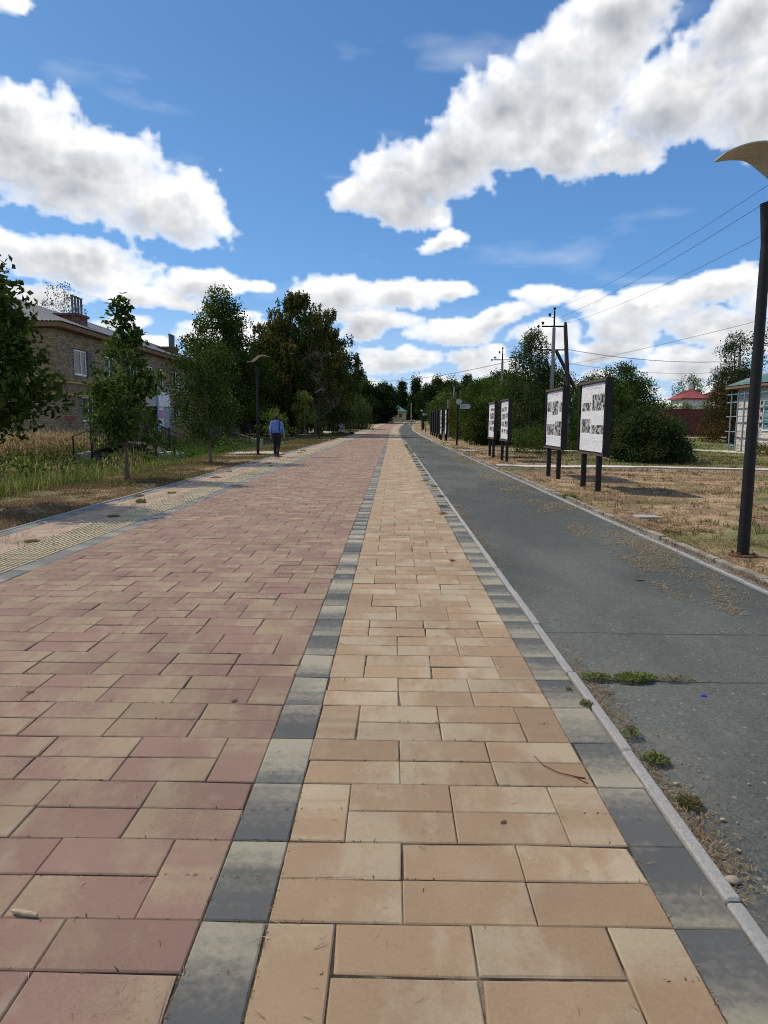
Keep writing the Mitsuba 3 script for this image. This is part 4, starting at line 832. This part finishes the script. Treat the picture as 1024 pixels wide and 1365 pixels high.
# right side
tree('birch_tree', 'tall drooping birch left of the concrete power pole', 'tree', None, 9.1, 44.6, 7.7, .9, lambda t: 2.25*(1-t)**.65*(.7+.3*min(1, t/.1))+.12, 230, .34, 110, (.13, .07), ((.035, .06, .022), (.09, .125, .045)), .12, 71, droop=1.5, limb_n=40, shell=.3)
rs = [(7.0, 53, 4.6, 1.7, 'mid green bushy tree right behind the lamp with the arrow sign', MID), (8.8, 56, 5.0, 1.9, 'green bushy tree between the arrow sign lamp and the birch', MID), (7.4, 66, 4.6, 1.9, 'yellowish bushy tree behind the far white posters', OL), (6.9, 49.8, 3.2, 1.2, 'low dark bush at the foot of the green trees', DK), (9.2, 49, 3.6, 1.6, 'dark bush left of the birch trunk', DK), (8.2, 80, 5.0, 2.2, 'bushy tree behind the dark far boards', DK), (8.6, 96, 5.4, 2.6, 'dark tree behind the last dark boards', DK), (8.8, 112, 5.6, 3.0, 'dark tree beside the far arrow sign', DK), (11.6, 60, 5.2, 2.0, 'green tree behind the birch', MID), (10.6, 75, 5.0, 2.2, 'dark tree behind the second power pole', DK)]
for i, (x, y, H, R, lab, pal) in enumerate(rs): tree('bushy_tree', lab, 'tree', None, x, y, H, .15, ell(R, .42), 120, .36, 90, (.16, .09), pal, .08, 100+i, limb_n=16, pal2=(LT[0], LT[1], .12))
bs = [(12.0, 39, 4.1, 1.7, 'dark green tree behind the nearest board'), (13.6, 41.5, 4.9, 1.9, 'tall dark tree behind the lilac bush'), (15.6, 45, 4.4, 1.7, 'dark tree right of the tall dark one behind the lilac'), (10.9, 48, 5.2, 1.7, 'dark tree behind the wooden pole'), (13, 52, 5.2, 2.2, 'dark tree far behind the lilac bush'), (16.4, 56, 5.0, 2.0, 'dark tree against the left end of the red fence')]
for i, (x, y, H, R, lab) in enumerate(bs): tree('bushy_tree', lab, 'tree', None, x, y, H, .1, ell(R, .42), 140, .36, 90, (.14, .085), DK, .08, 120+i, limb_n=18, pal2=(MID[0], MID[1], .15))
tree('lilac_bush', 'big rounded dark lilac bush right of the nearest board', 'bush', None, 10.75, 28.6, 2.12, .02, lambda t: 1.5*(1-t**2.2)**.5*(.85+.15*min(1, t/.2)), 200, .23, 110, (.10, .07), ((.024, .044, .017), (.065, .10, .036)), .05, 140, limb_n=30, pal2=(BR[0], BR[1], .05), rough=1.1)
tree('lilac_bush', 'smaller lilac bush joined to the right side of the big one', 'bush', None, 12.35, 30.4, 1.75, .02, lambda t: .95*(1-t**2.2)**.5, 60, .24, 70, (.095, .065), ((.022, .04, .016), (.055, .085, .03)), .04, 141, limb_n=16)
tree('rusty_conifer', 'tall conifer with rusty brown lower branches left of the white hut', 'tree', None, 23.6, 48.5, 7.3, .3, lambda t: 2.1*(1-t)**.75+.12, 180, .36, 120, (.16, .06), ((.03, .05, .02), (.08, .10, .035)), .16, 142, limb_n=40, pal2=(BR[0], BR[1], lambda h, u: u > .25+h*1.1), shell=.25)
tree('bushy_tree', 'green tree behind the far red roof', 'tree', None, 47.5, 112, 8.3, 1, ell(2.6, .45), 70, .6, 60, (.28, .15), MID, .12, 143, pal2=(LT[0], LT[1], .3))
for i, x in enumerate((21.5, 24.5, 27.5, 31)): tree('hedge_shrub', f'light green shrub above the red fence, {("first", "second", "third", "fourth")[i]} from the left', 'shrub', None, x, 63.4, 2.75, .3, ell(1.9, .5), 60, .4, 60, (.2, .11), LT, .05, 150+i, limb_n=8)
tree('bushy_tree', 'dark tree behind the hut roof at the right edge', 'tree', None, 29.5, 56, 8.2, 1, ell(2.6, .45), 70, .5, 60, (.2, .11), DK, .12, 160)
tree('low_plant', 'yellow green plant at the foot of the white hut', 'plant', None, 19.35, 36.4, .75, .0, ell(.5, .4), 16, .16, 40, (.16, .04), ((.10, .11, .03), (.20, .18, .05)), .015, 161)
tree('low_plant', 'second yellow green plant before the hut wall, farther right', 'plant', None, 19.5, 35.2, .8, .0, ell(.55, .4), 16, .16, 40, (.16, .04), ((.10, .11, .03), (.20, .18, .05)), .015, 162)
tree('weedy_shrub', 'weedy shrub at the foot of the birch behind the second pair of boards', 'shrub', None, 7.9, 36.5, 1.35, .0, ell(1.5, .4), 50, .24, 60, (.13, .05), MID, .02, 163)
tree('weedy_shrub', 'weedy shrub at the foot of the wooden pole', 'shrub', None, 10.4, 40.0, 1.0, .0, ell(1.5, .4), 40, .24, 60, (.13, .05), MID, .02, 164)
tree('green_shrub', 'bright green leafy shrub among the ditch weeds', 'shrub', None, -8.4, 16.4, 1.05, .0, ell(.62, .4), 26, .16, 62, (.10, .045), LT, .02, 165)
tree('weedy_shrub', 'dark shrub beside the wall under the first lower window', 'shrub', None, -16.4, 41.0, 1.9, .0, ell(1.2, .4), 36, .26, 50, (.13, .06), DK, .02, 166)
tree('weedy_shrub', 'green shrub by the right end of the nearer footbridge', 'shrub', None, -12.8, 37.5, 1.5, .0, ell(1.2, .4), 36, .26, 50, (.13, .06), MID, .02, 167)
tree('weedy_shrub', 'green shrub left of the farther footbridge', 'shrub', None, -12.2, 52, 1.3, .0, ell(1.7, .4), 40, .26, 50, (.13, .06), MID, .02, 168)

# ------------------------------------------------------------------ grass, straw, weeds
def blades(name, label, xs, ys, L, W, flat, pal, seed, z=None, cat='grass', parent=None, zadd=0.0):
    """thin bent blades; flat: 0 upright, 1 lying"""
    rg = np.random.default_rng(seed); n = len(xs); P = np.c_[xs, ys, (hz(xs, ys) if z is None else np.full(n, z))+zadd]
    a = rg.uniform(0, 2*PI, n); el = np.clip(rg.normal(1-flat, .22, n), .03, 1)*PI/2
    D = np.c_[np.cos(a)*np.cos(el), np.sin(a)*np.cos(el), np.sin(el)]
    S = np.c_[-np.sin(a), np.cos(a), 0*a]; L_ = (L*rg.uniform(.5, 1.4, n))[:, None]; W_ = (W*rg.uniform(.7, 1.3, n))[:, None]
    tip = P+D*L_; tip[:, 2] -= .18*L_[:, 0]*(1-flat)*rg.uniform(0, 1, n); mid = P+D*L_*.55+np.c_[0*a, 0*a, .08*L_[:, 0]]
    V = np.stack([P-S*W_/2, P+S*W_/2, mid+S*W_*.4, mid-S*W_*.4, tip], 1).reshape(-1, 3); b = np.arange(n)[:, None]*5
    F_ = np.vstack([b+[0, 1, 2], b+[0, 2, 3], b+[3, 2, 4]])
    pc = np.array(pal); w = rg.uniform(0, 1, (n, 1)); pick = pc[rg.integers(0, len(pc), n)]; pick2 = pc[rg.integers(0, len(pc), n)]
    C = np.repeat((pick*w+pick2*(1-w))*rg.uniform(.75, 1.25, (n, 1)), 5, 0)
    obj(name, (V, F_), 'm_leaf', parent, label, 'stuff', color=C)
STRAW = [(.23, .165, .095), (.30, .23, .14), (.17, .115, .065), (.105, .07, .045), (.36, .285, .18)]
GRN = [(.06, .10, .02), (.09, .13, .03), (.05, .08, .02), (.13, .14, .045)]
def scatter(n, x0, x1, y0, y1, p, seed, keep):
    rg = np.random.default_rng(seed); u = rg.uniform(0, 1, n); y = (y0**(1-p)+(y1**(1-p)-y0**(1-p))*u)**(1/(1-p)); x = rg.uniform(x0, x1, n)
    k = keep(x, y, rg.uniform(0, 1, n)); return x[k], y[k]
nz = lambda x, y, s, sd: meshkit.fbm(np.stack([x*s, y*s, 0*x], -1), 4, sd)
notpath = lambda x, y: ~((np.abs(y-np.interp(x, [4, 9, 14, 30], [24.6, 24.4, 23.3, 22])) < .42))
x, y = scatter(330000, 4.0, 17, 5.0, 46, 1.75, 1, lambda x, y, u: (u < .08+1.1*ss(.32, .62, nz(x, y, 1.5, 3))) & (x < .9*y+1.5) & notpath(x, y)); blades('dry_grass', 'dry mown straw coloured grass on the right verge', x, y, .032+.0011*y, .0022+.00042*y, .80, STRAW, 1)
x, y = scatter(150000, 4.0, 26, 5.5, 60, 1.6, 2, lambda x, y, u: (u < ss(.60, .74, nz(x, y, .45, 8)+.30*ss(22.5, 27, y)*ss(5, 9, x))) & (x < .9*y+1.5) & notpath(x, y)); blades('lawn_grass', 'short green grass on the right around the bushes', x, y, .035+.0013*y, .0024+.0005*y, .35, GRN, 2)
x, y = scatter(190000, -7.4, -4.88, 7.5, 62, 1.6, 3, lambda x, y, u: (u < .1+1.1*ss(.32, .62, nz(x, y, 1.5, 5)))); blades('dry_grass', 'dry mown straw coloured grass on the left verge', x, y, .036+.0012*y, .0024+.00042*y, .78, STRAW, 3)
x, y = scatter(120000, -7.8, -4.9, 12, 110, 1.5, 33, lambda x, y, u: (u < ss(.44, .62, nz(x, y, .5, 18)+.1*ss(40, 60, y)))); blades('lawn_grass', 'short olive green grass on the left verge', x, y, .035+.0013*y, .0024+.0005*y, .4, GRN+STRAW[:2], 34)
x, y = scatter(110000, -16.5, -6.7, 10.5, 58, 1.35, 4, lambda x, y, u: (x > -.75*y+.5) & (u < ss(-6.6, -7.8, x)) & (np.abs(y-31.1) > .9-.5*(x < -10))); tall = nz(x, y, .35, 6)
blades('tall_weeds', 'tall green weeds and grass filling the ditch on the left', x, y, np.clip(.18+.62*(tall-.25)+.015*(-7-x), .10, .75)*(1-.5*ss(22, 26, y)*ss(-15, -13.5, x)), .010+.0005*y, .22, [(.13, .20, .04), (.19, .26, .06), (.10, .15, .035), (.24, .25, .09), (.30, .25, .12)], 4)
x, y = scatter(42000, -17.0, -7.8, 13, 58, 1.3, 5, lambda x, y, u: (x > -.72*y+.5) & (u < ss(.38, .60, nz(x, y, .3, 9)+.03*(-9-x))) & ~((y > 23) & (x > -13.8))); blades('seed_grass', 'straw brown seeding grass stems above the ditch weeds', x, y, .9, .008+.0003*y, .12, [(.40, .29, .15), (.30, .20, .10), (.46, .36, .21)], 5)
rg = np.random.default_rng(67)
x, y = scatter(30000, -17.0, -8.3, 13, 45, 1.3, 68, lambda x, y, u: (x > -.72*y+.5) & (u < ss(.36, .58, nz(x, y, .3, 9)+.04*(-9-x))) & ~((y > 23) & (x > -13.8))); n = len(x)
V, F_, C = leafmesh(np.c_[x, y, hz(x, y)+.62+.25*rg.normal(0, .6, n)], unit(rg.normal(0, .5, (n, 3))+[0, 0, 1.2]), unit(rg.normal(0, 1, (n, 3))), .10+.002*y, .022+.0008*y, np.array([(.40, .30, .17)])*rg.uniform(.6, 1.35, (n, 1)))
obj('seed_heads', (V, F_), 'm_leaf', None, 'pale brown seed heads above the ditch weeds', 'stuff', color=C)
rg = np.random.default_rng(66)
x, y = scatter(26000, -16.5, -7.4, 11.5, 45, 1.3, 6, lambda x, y, u: (x > -.72*y+.5) & (u < ss(-7.2, -8.2, x))); n = len(x)
V, F_, C = leafmesh(np.c_[x, y, hz(x, y)+rg.uniform(.1, .75, n)], unit(rg.normal(0, 1, (n, 3))+[0, 0, .3]), unit(rg.normal(0, 1, (n, 3))+[0, 0, 1]), .10+.002*y, .045+.001*y, np.array([(.05, .085, .02)])*rg.uniform(.6, 2.1, (n, 1)))
obj('broadleaf_weeds', (V, F_), 'm_leaf', None, 'leafy broad weeds in the ditch on the left', 'stuff', color=C)
# hay on the asphalt, along the right kerb
x, y = scatter(60000, 2.8, 3.72, 4.4, 55, 1.5, 7, lambda x, y, u: (u < .6*ss(.52, .68, nz(x*1.8, y*.9, .9, 12)+.12*ss(3.1, 3.6, x))) | (u < .006)); blades('hay_litter', 'dry cut hay strewn over the right side of the asphalt', x, y, .03+.0012*y, .0022+.0004*y, .97, [(.37, .31, .20), (.44, .37, .25), (.27, .215, .135)], 7, z=-.004)
x, y = scatter(9000, 1.46, 1.62, 1.6, 30, 1.5, 8, lambda x, y, u: (u < ss(1.66, 1.46, x)*ss(.40, .6, nz(x*2, y, .8, 13)))); blades('straw_litter', 'bits of straw and dry leaf caught along the narrow kerb', x, y, .022+.0008*y, .0030+.0003*y, .95, [(.40, .32, .2), (.30, .23, .14), (.20, .13, .08)], 8, z=-.004)
x, y = scatter(420, -3.2, 3.6, 1.5, 22, 1.5, 9, lambda x, y, u: (u < .8)); blades('straw_bits', 'single straws scattered over pavers and asphalt', x, y, .035, .0028, .97, [(.50, .42, .28), (.35, .27, .17), (.14, .08, .05)], 9, z=.001)
x, y = scatter(2600, -4.85, -3.35, 6.5, 40, 1.5, 10, lambda x, y, u: (u < ss(.52, .64, nz(x, y*.7, 1.2, 15)))); blades('joint_weeds', 'small grass and debris in the joints of the left edge paving', x, y, .03+.0012*y, .003+.0004*y, .6, GRN+STRAW, 10, z=.0)
# sand, straw and crumbs caught in the joints of the near paving
rg = np.random.default_rng(91); n = 5200
yy = Y0+.2*np.round(rg.uniform(0, 1, n)**1.7*60)+rg.normal(0, .0035, n); xx = rg.uniform(-3.1, 1.2, n); sel = nz(xx*1.5, yy*1.5, .9, 22) > .47
blades('joint_debris', 'crumbs, straw and moss caught in the joints of the near pavers', xx[sel], yy[sel], .010+.002*yy[sel], .0028+.0004*yy[sel], .9, [(.33, .27, .18), (.20, .15, .10), (.10, .08, .05), (.07, .08, .03)], 92, z=-.0008)
n = 1500; xx = np.concatenate([rg.choice(np.array([-.2, 0, 1.2, 1.4]), n)])+rg.normal(0, .003, n); yy = 1.3+rg.uniform(0, 1, n)**1.8*12; sel = nz(xx*3, yy*1.2, .9, 23) > .45
blades('joint_debris', 'crumbs and straw caught along the border rows of pavers', xx[sel], yy[sel], .008+.0018*yy[sel], .0022+.0003*yy[sel], .9, [(.33, .27, .18), (.20, .15, .10), (.10, .08, .05)], 93, z=-.0008)
x, y = scatter(26000, 3.70, 4.05, 5, 50, 1.6, 98, lambda x, y, u: u < ss(3.70, 3.98, x)*ss(.42, .6, nz(x*2, y, 1.1, 41)))
blades('verge_straw', 'dry grass and straw spilling over the right kerb', x, y, .035+.0012*y, .0024+.0004*y, .85, STRAW, 99, z=.016)
# tufts standing in the dry verges
x, y = scatter(5200, 4.1, 16, 5.5, 40, 1.6, 95, lambda x, y, u: (nz(x, y, .8, 31) > .5) & (x < .9*y+1.5) & notpath(x, y)); rg = np.random.default_rng(96); k = rg.integers(8, 22, len(x)); xs = np.repeat(x, k)+rg.normal(0, .018, k.sum())*(1+.05*np.repeat(y, k)); ys = np.repeat(y, k)+rg.normal(0, .018, k.sum())*(1+.05*np.repeat(y, k))
blades('grass_tufts', 'small upright tufts of dry and green grass on the right verge', xs, ys, .055+.0012*ys, .0024+.0004*ys, .38, STRAW+GRN[:2], 97)
# crumbs and grit on the asphalt
rg = np.random.default_rng(88); gm = MB(); ic = trimesh.creation.icosphere(0, 1.0)
for _ in range(420):
    yy = 1.7+rg.uniform(0, 1)**2*9; xx = rg.uniform(1.47, 3.6); xx = xx if rg.uniform() > .4 else 1.47+abs(rg.normal(0, .12)); s = rg.uniform(.002, .0055)
    gm.add(ic.vertices*rg.uniform(.6, 1.3, 3)*s+[xx, yy, -.008+s*.4], ic.faces)
gm.build('grit', 'm_pebble', None, kind='stuff', label='small grit and crumbs lying on the asphalt')

def weed(label, x, y, r, h, n, pal, seed, group=None, z=0.0, wide=1.0):
    rg = np.random.default_rng(seed); k = thing('weed_clump', label, 'weed', group)
    r *= .72; h *= .6; lob = .6+.8*meshkit.noise(np.stack([np.linspace(0, 5, n), np.full(n, seed*1.7), np.zeros(n)], -1)); a = np.sort(rg.uniform(0, 2*PI, n)); rr = rg.uniform(0, 1, n)**.6*r*.8*lob; el = rg.uniform(-.1, 1.0, n)
    P = np.c_[x+np.cos(a)*rr*.8*wide, y+np.sin(a)*rr*.8, z+rg.uniform(0, 1, n)*h*(1-.7*rr/r)]
    D = np.c_[np.cos(a)*np.cos(el), np.sin(a)*np.cos(el), np.sin(el)]; D = unit(D+rg.normal(0, .25, D.shape))
    c = np.array(pal[0])*(1-rg.uniform(0, 1, (n, 1)))+np.array(pal[1])*rg.uniform(0, 1, (n, 1))
    V, F_, C = leafmesh(P, D, unit(rg.normal(0, .5, (n, 3))+[0, 0, 1]), r*.25*rg.uniform(.5, 1.2, n), r*.11, c); obj('leaves', (V, F_), 'm_leaf', k, color=C, kind='stuff')
    m = MB()
    for q in range(7):
        aa = rg.uniform(0, 2*PI); m.tube([(x, y, z-.01), (x+math.cos(aa)*r*.25, y+math.sin(aa)*r*.25, z+h*.5), (x+math.cos(aa)*r*.55, y+math.sin(aa)*r*.55, z+h*.8)], .0016, 4)
    m.build('stem', 'm_twig', k)
WG = ((.10, .15, .04), (.24, .28, .10)); WD = ((.18, .165, .08), (.30, .26, .14))
weed('green weed clump in the cross crack next to the narrow kerb', 1.57, 3.92, .11, .05, 420, WG, 1, wide=1.7)
weed('flat green weed mat in the cross crack, farther from the kerb', 1.79, 3.92, .13, .05, 800, WG, 2, wide=2.0)
weed('thin tail of the weed mat along the cross crack', 2.01, 3.92, .09, .03, 260, WD, 3, wide=2.2)
weed('round weed tuft growing over the narrow kerb', 1.39, 3.53, .065, .05, 320, WG, 4)
weed('tiny weed between grey paver and narrow kerb', 1.35, 3.74, .045, .03, 120, WD, 5)
weed('upright weed beside the narrow kerb, third from the picture bottom', 1.51, 3.17, .07, .085, 300, WG, 6)
weed('spreading weed beside the narrow kerb, second from the picture bottom', 1.53, 2.93, .10, .05, 420, WG, 7)
weed('dark dry weed beside the narrow kerb, lowest in the picture', 1.53, 2.57, .085, .05, 420, ((.11, .12, .045), (.22, .20, .09)), 8)
weed('small weed in a joint of the tan paving', 1.01, 7.38, .07, .03, 90, ((.05, .05, .02), (.10, .10, .04)), 9)
weed('leafy weed on the pink paving by the left verge', -4.2, 12.5, .19, .12, 300, WG, 10)
weed('flat weed on the ribbed tactile tiles', -3.95, 10.6, .2, .03, 200, WD, 11); weed('flat weed patch beside the left kerb', -4.65, 13.6, .22, .03, 220, WD, 12); weed('grey green weed on the tactile tiles at the left edge', -4.02, 8.3, .17, .03, 240, WD, 13)
weed('grass tuft spilling over the right kerb', 3.98, 14.1, .32, .08, 500, WG, 14)
weed('small green tuft by the right kerb, nearer than the boards', 4.2, 9.6, .15, .05, 240, WG, 16)
rg = np.random.default_rng(5)
for q in range(22):
    y = 11+q*1.75+rg.uniform(-.5, .5); weed(f'small weed beside the right grey border row, {ORD[q]} from the nearest', 1.24+rg.normal(0, .05)+.002*y, y, .10+.004*y*rg.uniform(.3, 1.5), .04+.001*y, 150, WG if rg.uniform() > .3 else WD, 200+q, 'weeds in the joint beside the right grey border row')
for q in range(9):
    y = 15+q*2.6+rg.uniform(-.8, .8); weed(f'low weed in the joints of the left edge paving, {ORD[q]} from the nearest', rg.uniform(-4.7, -3.5), y, .12+.006*y*rg.uniform(.3, 1), .05, 150, WG if rg.uniform() > .5 else WD, 300+q, 'weeds in the left edge paving')

# small litter
k = thing('thin_twig', 'thin reddish bent twig lying on tan pavers', 'twig'); t = np.array([(1.0, 2.95, .003), (1.02, 2.86, .006), (1.07, 2.79, .009), (1.13, 2.765, .006), (1.175, 2.755, .003)]); MB().tube(t, [.0014, .002, .0022, .0026, .0032], 6).build('stem', 'm_twig', k, smooth=True); MB().tube([(1.13, 2.768, .006), (1.155, 2.735, .003), (1.172, 2.715, .0025)], [.0018, .002, .003], 6).build('fork', 'm_twig', k, smooth=True)
k = thing('wood_stick', 'short pale broken stick on the red pavers, bottom left', 'stick'); MB().tube([(-.775, 1.905, .010), (-.755, 1.900, .010), (-.715, 1.893, .009), (-.69, 1.888, .009)], [.004, .008, .0085, .006], 8).build('piece', 'm_stick', k, smooth=50)
def pebble(label, x, y, s, seed, z=-.008):
    m = trimesh.creation.icosphere(2, 1.0); v = m.vertices; m.vertices = v*(1+.35*(meshkit.fbm(v*1.3+seed, 3, seed)-.5))[:, None]*[s*1.3, s, s*.75]+[x, y, z+s*.55]; k = numbered('pebble'); scene[k] = mikit.ply(m, 'm_pebble', smooth=True); labels[k] = {'label': label, 'category': 'stone'}
pebble('brown stone beside the narrow kerb, lowest of the loose stones', 1.475, 2.11, .018, 1); pebble('small pale stone on the asphalt right of the lowest weed', 1.615, 2.47, .009, 2); pebble('small brown stone between two kerb weeds', 1.545, 2.73, .010, 3); pebble('small pale stone on asphalt above the brown one', 1.58, 2.28, .007, 4)
k = thing('slab_fragment', 'flat pale concrete slab fragment lying on the dry right verge', 'slab'); z0 = float(hz(4.45, 11.2)); m = MB(); m.bbox(4.28, 4.64, 11.0, 11.3, z0-.03, z0+.034, .008); m.build('piece', 'm_kerb', k)
k = thing('bottle_cap', 'tiny blue plastic scrap on the near asphalt right of the crack weeds', 'litter'); MB().tube([(2.085, 3.70, -.012), (2.085, 3.70, .0)], [.014, .012], 10).build('cap', bsdf('m_bluecap', pr((.03, .06, .30), .5)), k)
def dleaf(label, x, y, s, a, z=.001):
    k = numbered('dry_leaf'); u = np.linspace(-1, 1, 9); w = (1-u**2)**.7*.42; c, sn = math.cos(a), math.sin(a); L = []
    for q in (-1, 0, 1):
        px, py = u*s, q*w*s; L.append(np.c_[x+px*c-py*sn, y+px*sn+py*c, z+.006*abs(q)+.004*np.abs(u)*s/.02*.5])
    V = np.vstack(L); i = np.arange(8); F_ = np.vstack([np.stack([i, i+1, i+10, i+9], 1), np.stack([i+9, i+10, i+19, i+18], 1)])
    scene[k] = mikit.ply((V, F_), 'm_dryleaf', smooth=True); labels[k] = {'label': label, 'category': 'leaf'}
bsdf('m_dryleaf', two(pr((.14, .075, .045), .8)))
dleaf('small brown leaf on a tan paver, left of the twig', .78, 2.42, .014, .6); dleaf('brown leaf on the red paving near the grey border row', -.47, 3.52, .022, 1.0); dleaf('brown leaf on the red paving, upper left of centre', -1.6, 3.6, .020, .3); dleaf('reddish leaf on the asphalt by the crack weeds', 1.57, 3.72, .028, .2, -.006); dleaf('dark leaf on the asphalt in the middle of the path', 2.75, 6.6, .05, .3, -.006)

# ------------------------------------------------------------------ person walking away
import manifold3d as m3
def ball(p, r): return m3.Manifold.sphere(r, 14).translate(list(map(float, p)))
def bone(a, b, ra, rb): return m3.Manifold.batch_hull([ball(a, ra), ball(b, rb)])
def chain(pts, rs): return [bone(pts[i], pts[i+1], rs[i], rs[i+1]) for i in range(len(pts)-1)]
def fuse(parts, edge, it=8):
    m = m3.Manifold.batch_boolean(parts, m3.OpType.Add).refine_to_length(edge).to_mesh(); t = trimesh.Trimesh(m.vert_properties[:, :3], m.tri_verts); trimesh.smoothing.filter_taubin(t, iterations=it); return t
def ovl(p, rx, ry, rz): return m3.Manifold.sphere(1.0, 20).scale([rx, ry, rz]).translate(list(map(float, p)))
# local frame: facing +y, feet at z=0, 1.78 m tall; left hip -x
PX, PY = -4.6, 29.9
def put(t): t = t.copy(); t.apply_translation((PX, PY, .008)); return t
hipL, hipR, kneeL, kneeR = (-.092, 0, .92), (.092, 0, .92), (-.088, .10, .49), (.078, .015, .49)
ankL, ankR = (-.085, .075, .085), (.072, -.25, .17)
shL, shR, elL, elR, wrL, wrR = (-.19, -.01, 1.45), (.19, -.01, 1.45), (-.262, -.05, 1.16), (.265, .0, 1.16), (-.275, .03, .92), (.295, .11, .93)
neck, head = (0, .0, 1.50), (0, .02, 1.655)
def hand(w, side, fdir):
    w = np.array(w); P = []; d = np.array(fdir)/np.linalg.norm(fdir); across = np.array([0, 1.0, 0]); pal = w+d*.09
    P.append(m3.Manifold.batch_hull([ball(w, .026), ball(pal+across*.030, .014), ball(pal-across*.030, .014)]))
    for i, (o, L) in enumerate(((.033, .070), (.011, .080), (-.011, .075), (-.032, .058))):
        a = pal+across*o; b = a+d*L*.55+np.array([-side*.010, 0, 0]); c = b+d*L*.45+np.array([-side*.024, 0, 0]); P += [bone(a, b, .0095, .0088), bone(b, c, .0088, .0075)]
    a = w+d*.03+across*.026; b = a+d*.035+across*.026; c = b+d*.03+across*.006; P += [bone(a, b, .012, .0105), bone(b, c, .0105, .0085)]
    return P
B = []
B += [ovl((0, .012, 1.665), .077, .094, .108), bone((0, .0, 1.46), (0, .01, 1.60), .056, .053), ovl((0, .055, 1.605), .052, .055, .05), ovl((0, .108, 1.645), .013, .018, .022), ovl((-.079, .0, 1.65), .010, .022, .032), ovl((.079, 0, 1.65), .010, .022, .032), ovl((0, .098, 1.605), .024, .010, .007), ovl((-.032, .098, 1.672), .013, .007, .008), ovl((.032, .098, 1.672), .013, .007, .008)]
B += [m3.Manifold.batch_hull([ball((-.12, .005, 1.39), .045), ball((.12, .005, 1.39), .045), ball((-.09, 0, 1.1), .07), ball((.09, 0, 1.1), .07)]), m3.Manifold.batch_hull([ball((-.09, 0, 1.1), .07), ball((.09, 0, 1.1), .07), ball((-.085, 0, .93), .075), ball((.085, 0, .93), .075)])]
for h, kn, an in ((hipL, kneeL, ankL), (hipR, kneeR, ankR)): B += chain([h, kn, an], [.078, .048, .034])
for s, e, w in ((shL, elL, wrL), (shR, elR, wrR)): B += chain([s, e, w], [.048, .036, .026])
B += hand(wrL, -1, (-.05, .10, -1)); B += hand(wrR, 1, (.05, .22, -1))
k = thing('person', 'man in light blue shirt and black trousers walking away with a shoulder bag', 'person')
obj('body', put(fuse(B, .008, 6)), 'm_skin', k, smooth=True)
S = [m3.Manifold.batch_hull([ball((-.150, -.005, 1.43), .062), ball((.150, -.005, 1.43), .062), ball((-.07, 0, 1.49), .05), ball((.07, 0, 1.49), .05), ball((-.115, -.015, 1.22), .10), ball((.115, -.015, 1.22), .10)]),
     m3.Manifold.batch_hull([ball((-.115, -.015, 1.22), .10), ball((.115, -.015, 1.22), .10), ball((-.10, 0, 1.01), .098), ball((.10, 0, 1.01), .098)]), bone((0, -.005, 1.47), (0, .0, 1.535), .066, .064)]
for s, e, w in ((shL, elL, wrL), (shR, elR, wrR)):
    w2 = np.array(e)+(np.array(w)-np.array(e))*.94; S += chain([s, e, w2], [.070, .062, .043])
S = [x for x in S]; sh = fuse(S, .012, 6); v = sh.vertices; dv = (meshkit.fbm(v*np.array([14, 14, 8]), 3, 3)-.5)*.020; sh.vertices = v+sh.vertex_normals*dv[:, None]
shirt = obj('shirt', put(sh), 'm_shirt', k, smooth=True)
Tm = [m3.Manifold.batch_hull([ball((-.088, .0, .99), .105), ball((.088, 0, .99), .105), ball((-.095, -.015, .88), .104), ball((.095, -.015, .88), .104)])]
for h, kn, an in ((hipL, kneeL, ankL), (hipR, kneeR, ankR)): Tm += chain([h, kn, np.array(an)+[0, 0, .01]], [.104, .074, .062])
tr_ = fuse(Tm, .014, 6); v = tr_.vertices; tr_.vertices = v+tr_.vertex_normals*((meshkit.fbm(v*np.array([12, 12, 6]), 3, 5)-.5)*.018)[:, None]
obj('trousers', put(tr_), 'm_trousers', k, smooth=True)
def shoe(heel, toe, up_=.0):
    h, t = np.array(heel), np.array(toe); return fuse([m3.Manifold.batch_hull([ball(h, .040), ball(h+[0, .0, .035], .038), ball((h+t)/2, .046)]), m3.Manifold.batch_hull([ball((h+t)/2, .046), ball(t, .036), ball(t+[.022, -.03, 0], .033), ball(t-[.022, .03, 0], .033)])], .010, 5)
obj('shoe', put(shoe((-.085, .03, .042), (-.092, .24, .038))), 'm_shoe', k, smooth=True); obj('shoe', put(shoe((.072, -.275, .135), (.078, -.10, .040))), 'm_shoe', k, smooth=True)
hr = fuse([ovl((0, -.006, 1.69), .084, .098, .098), ovl((0, -.035, 1.635), .074, .064, .075)], .010, 4); obj('hair', put(hr), 'm_hair', k, smooth=True)
b2 = MB(); u = np.linspace(0, 1, 16); pts = np.c_[.115+.055*u, -.075-.055*np.sin(u*PI)**.8, 1.50-.50*u]; w = .02; V = np.vstack([pts+[-w, -.012, 0], pts+[w, -.012, 0], pts+[w, .012, 0], pts+[-w, .012, 0]]); n = 16; i = np.arange(15); F_ = np.vstack([np.stack([a*n+i, a*n+i+1, b*n+i+1, b*n+i], 1) for a, b in ((0, 1), (1, 2), (2, 3), (3, 0))]); V[:, :] += [PX, PY-.012, .008]
bag = thing('shoulder_bag', 'dark shoulder bag with strap over the walking man\'s right shoulder', 'bag'); obj('strap', (V, F_), 'm_navy', bag)
bb = fuse([m3.Manifold.batch_hull([ball((x, y, z), .02) for x in (-.085, .13) for y in (-.155, -.125) for z in (.86, 1.0)])], .02, 3); obj('pouch', put(bb), 'm_trousers', bag, smooth=True)
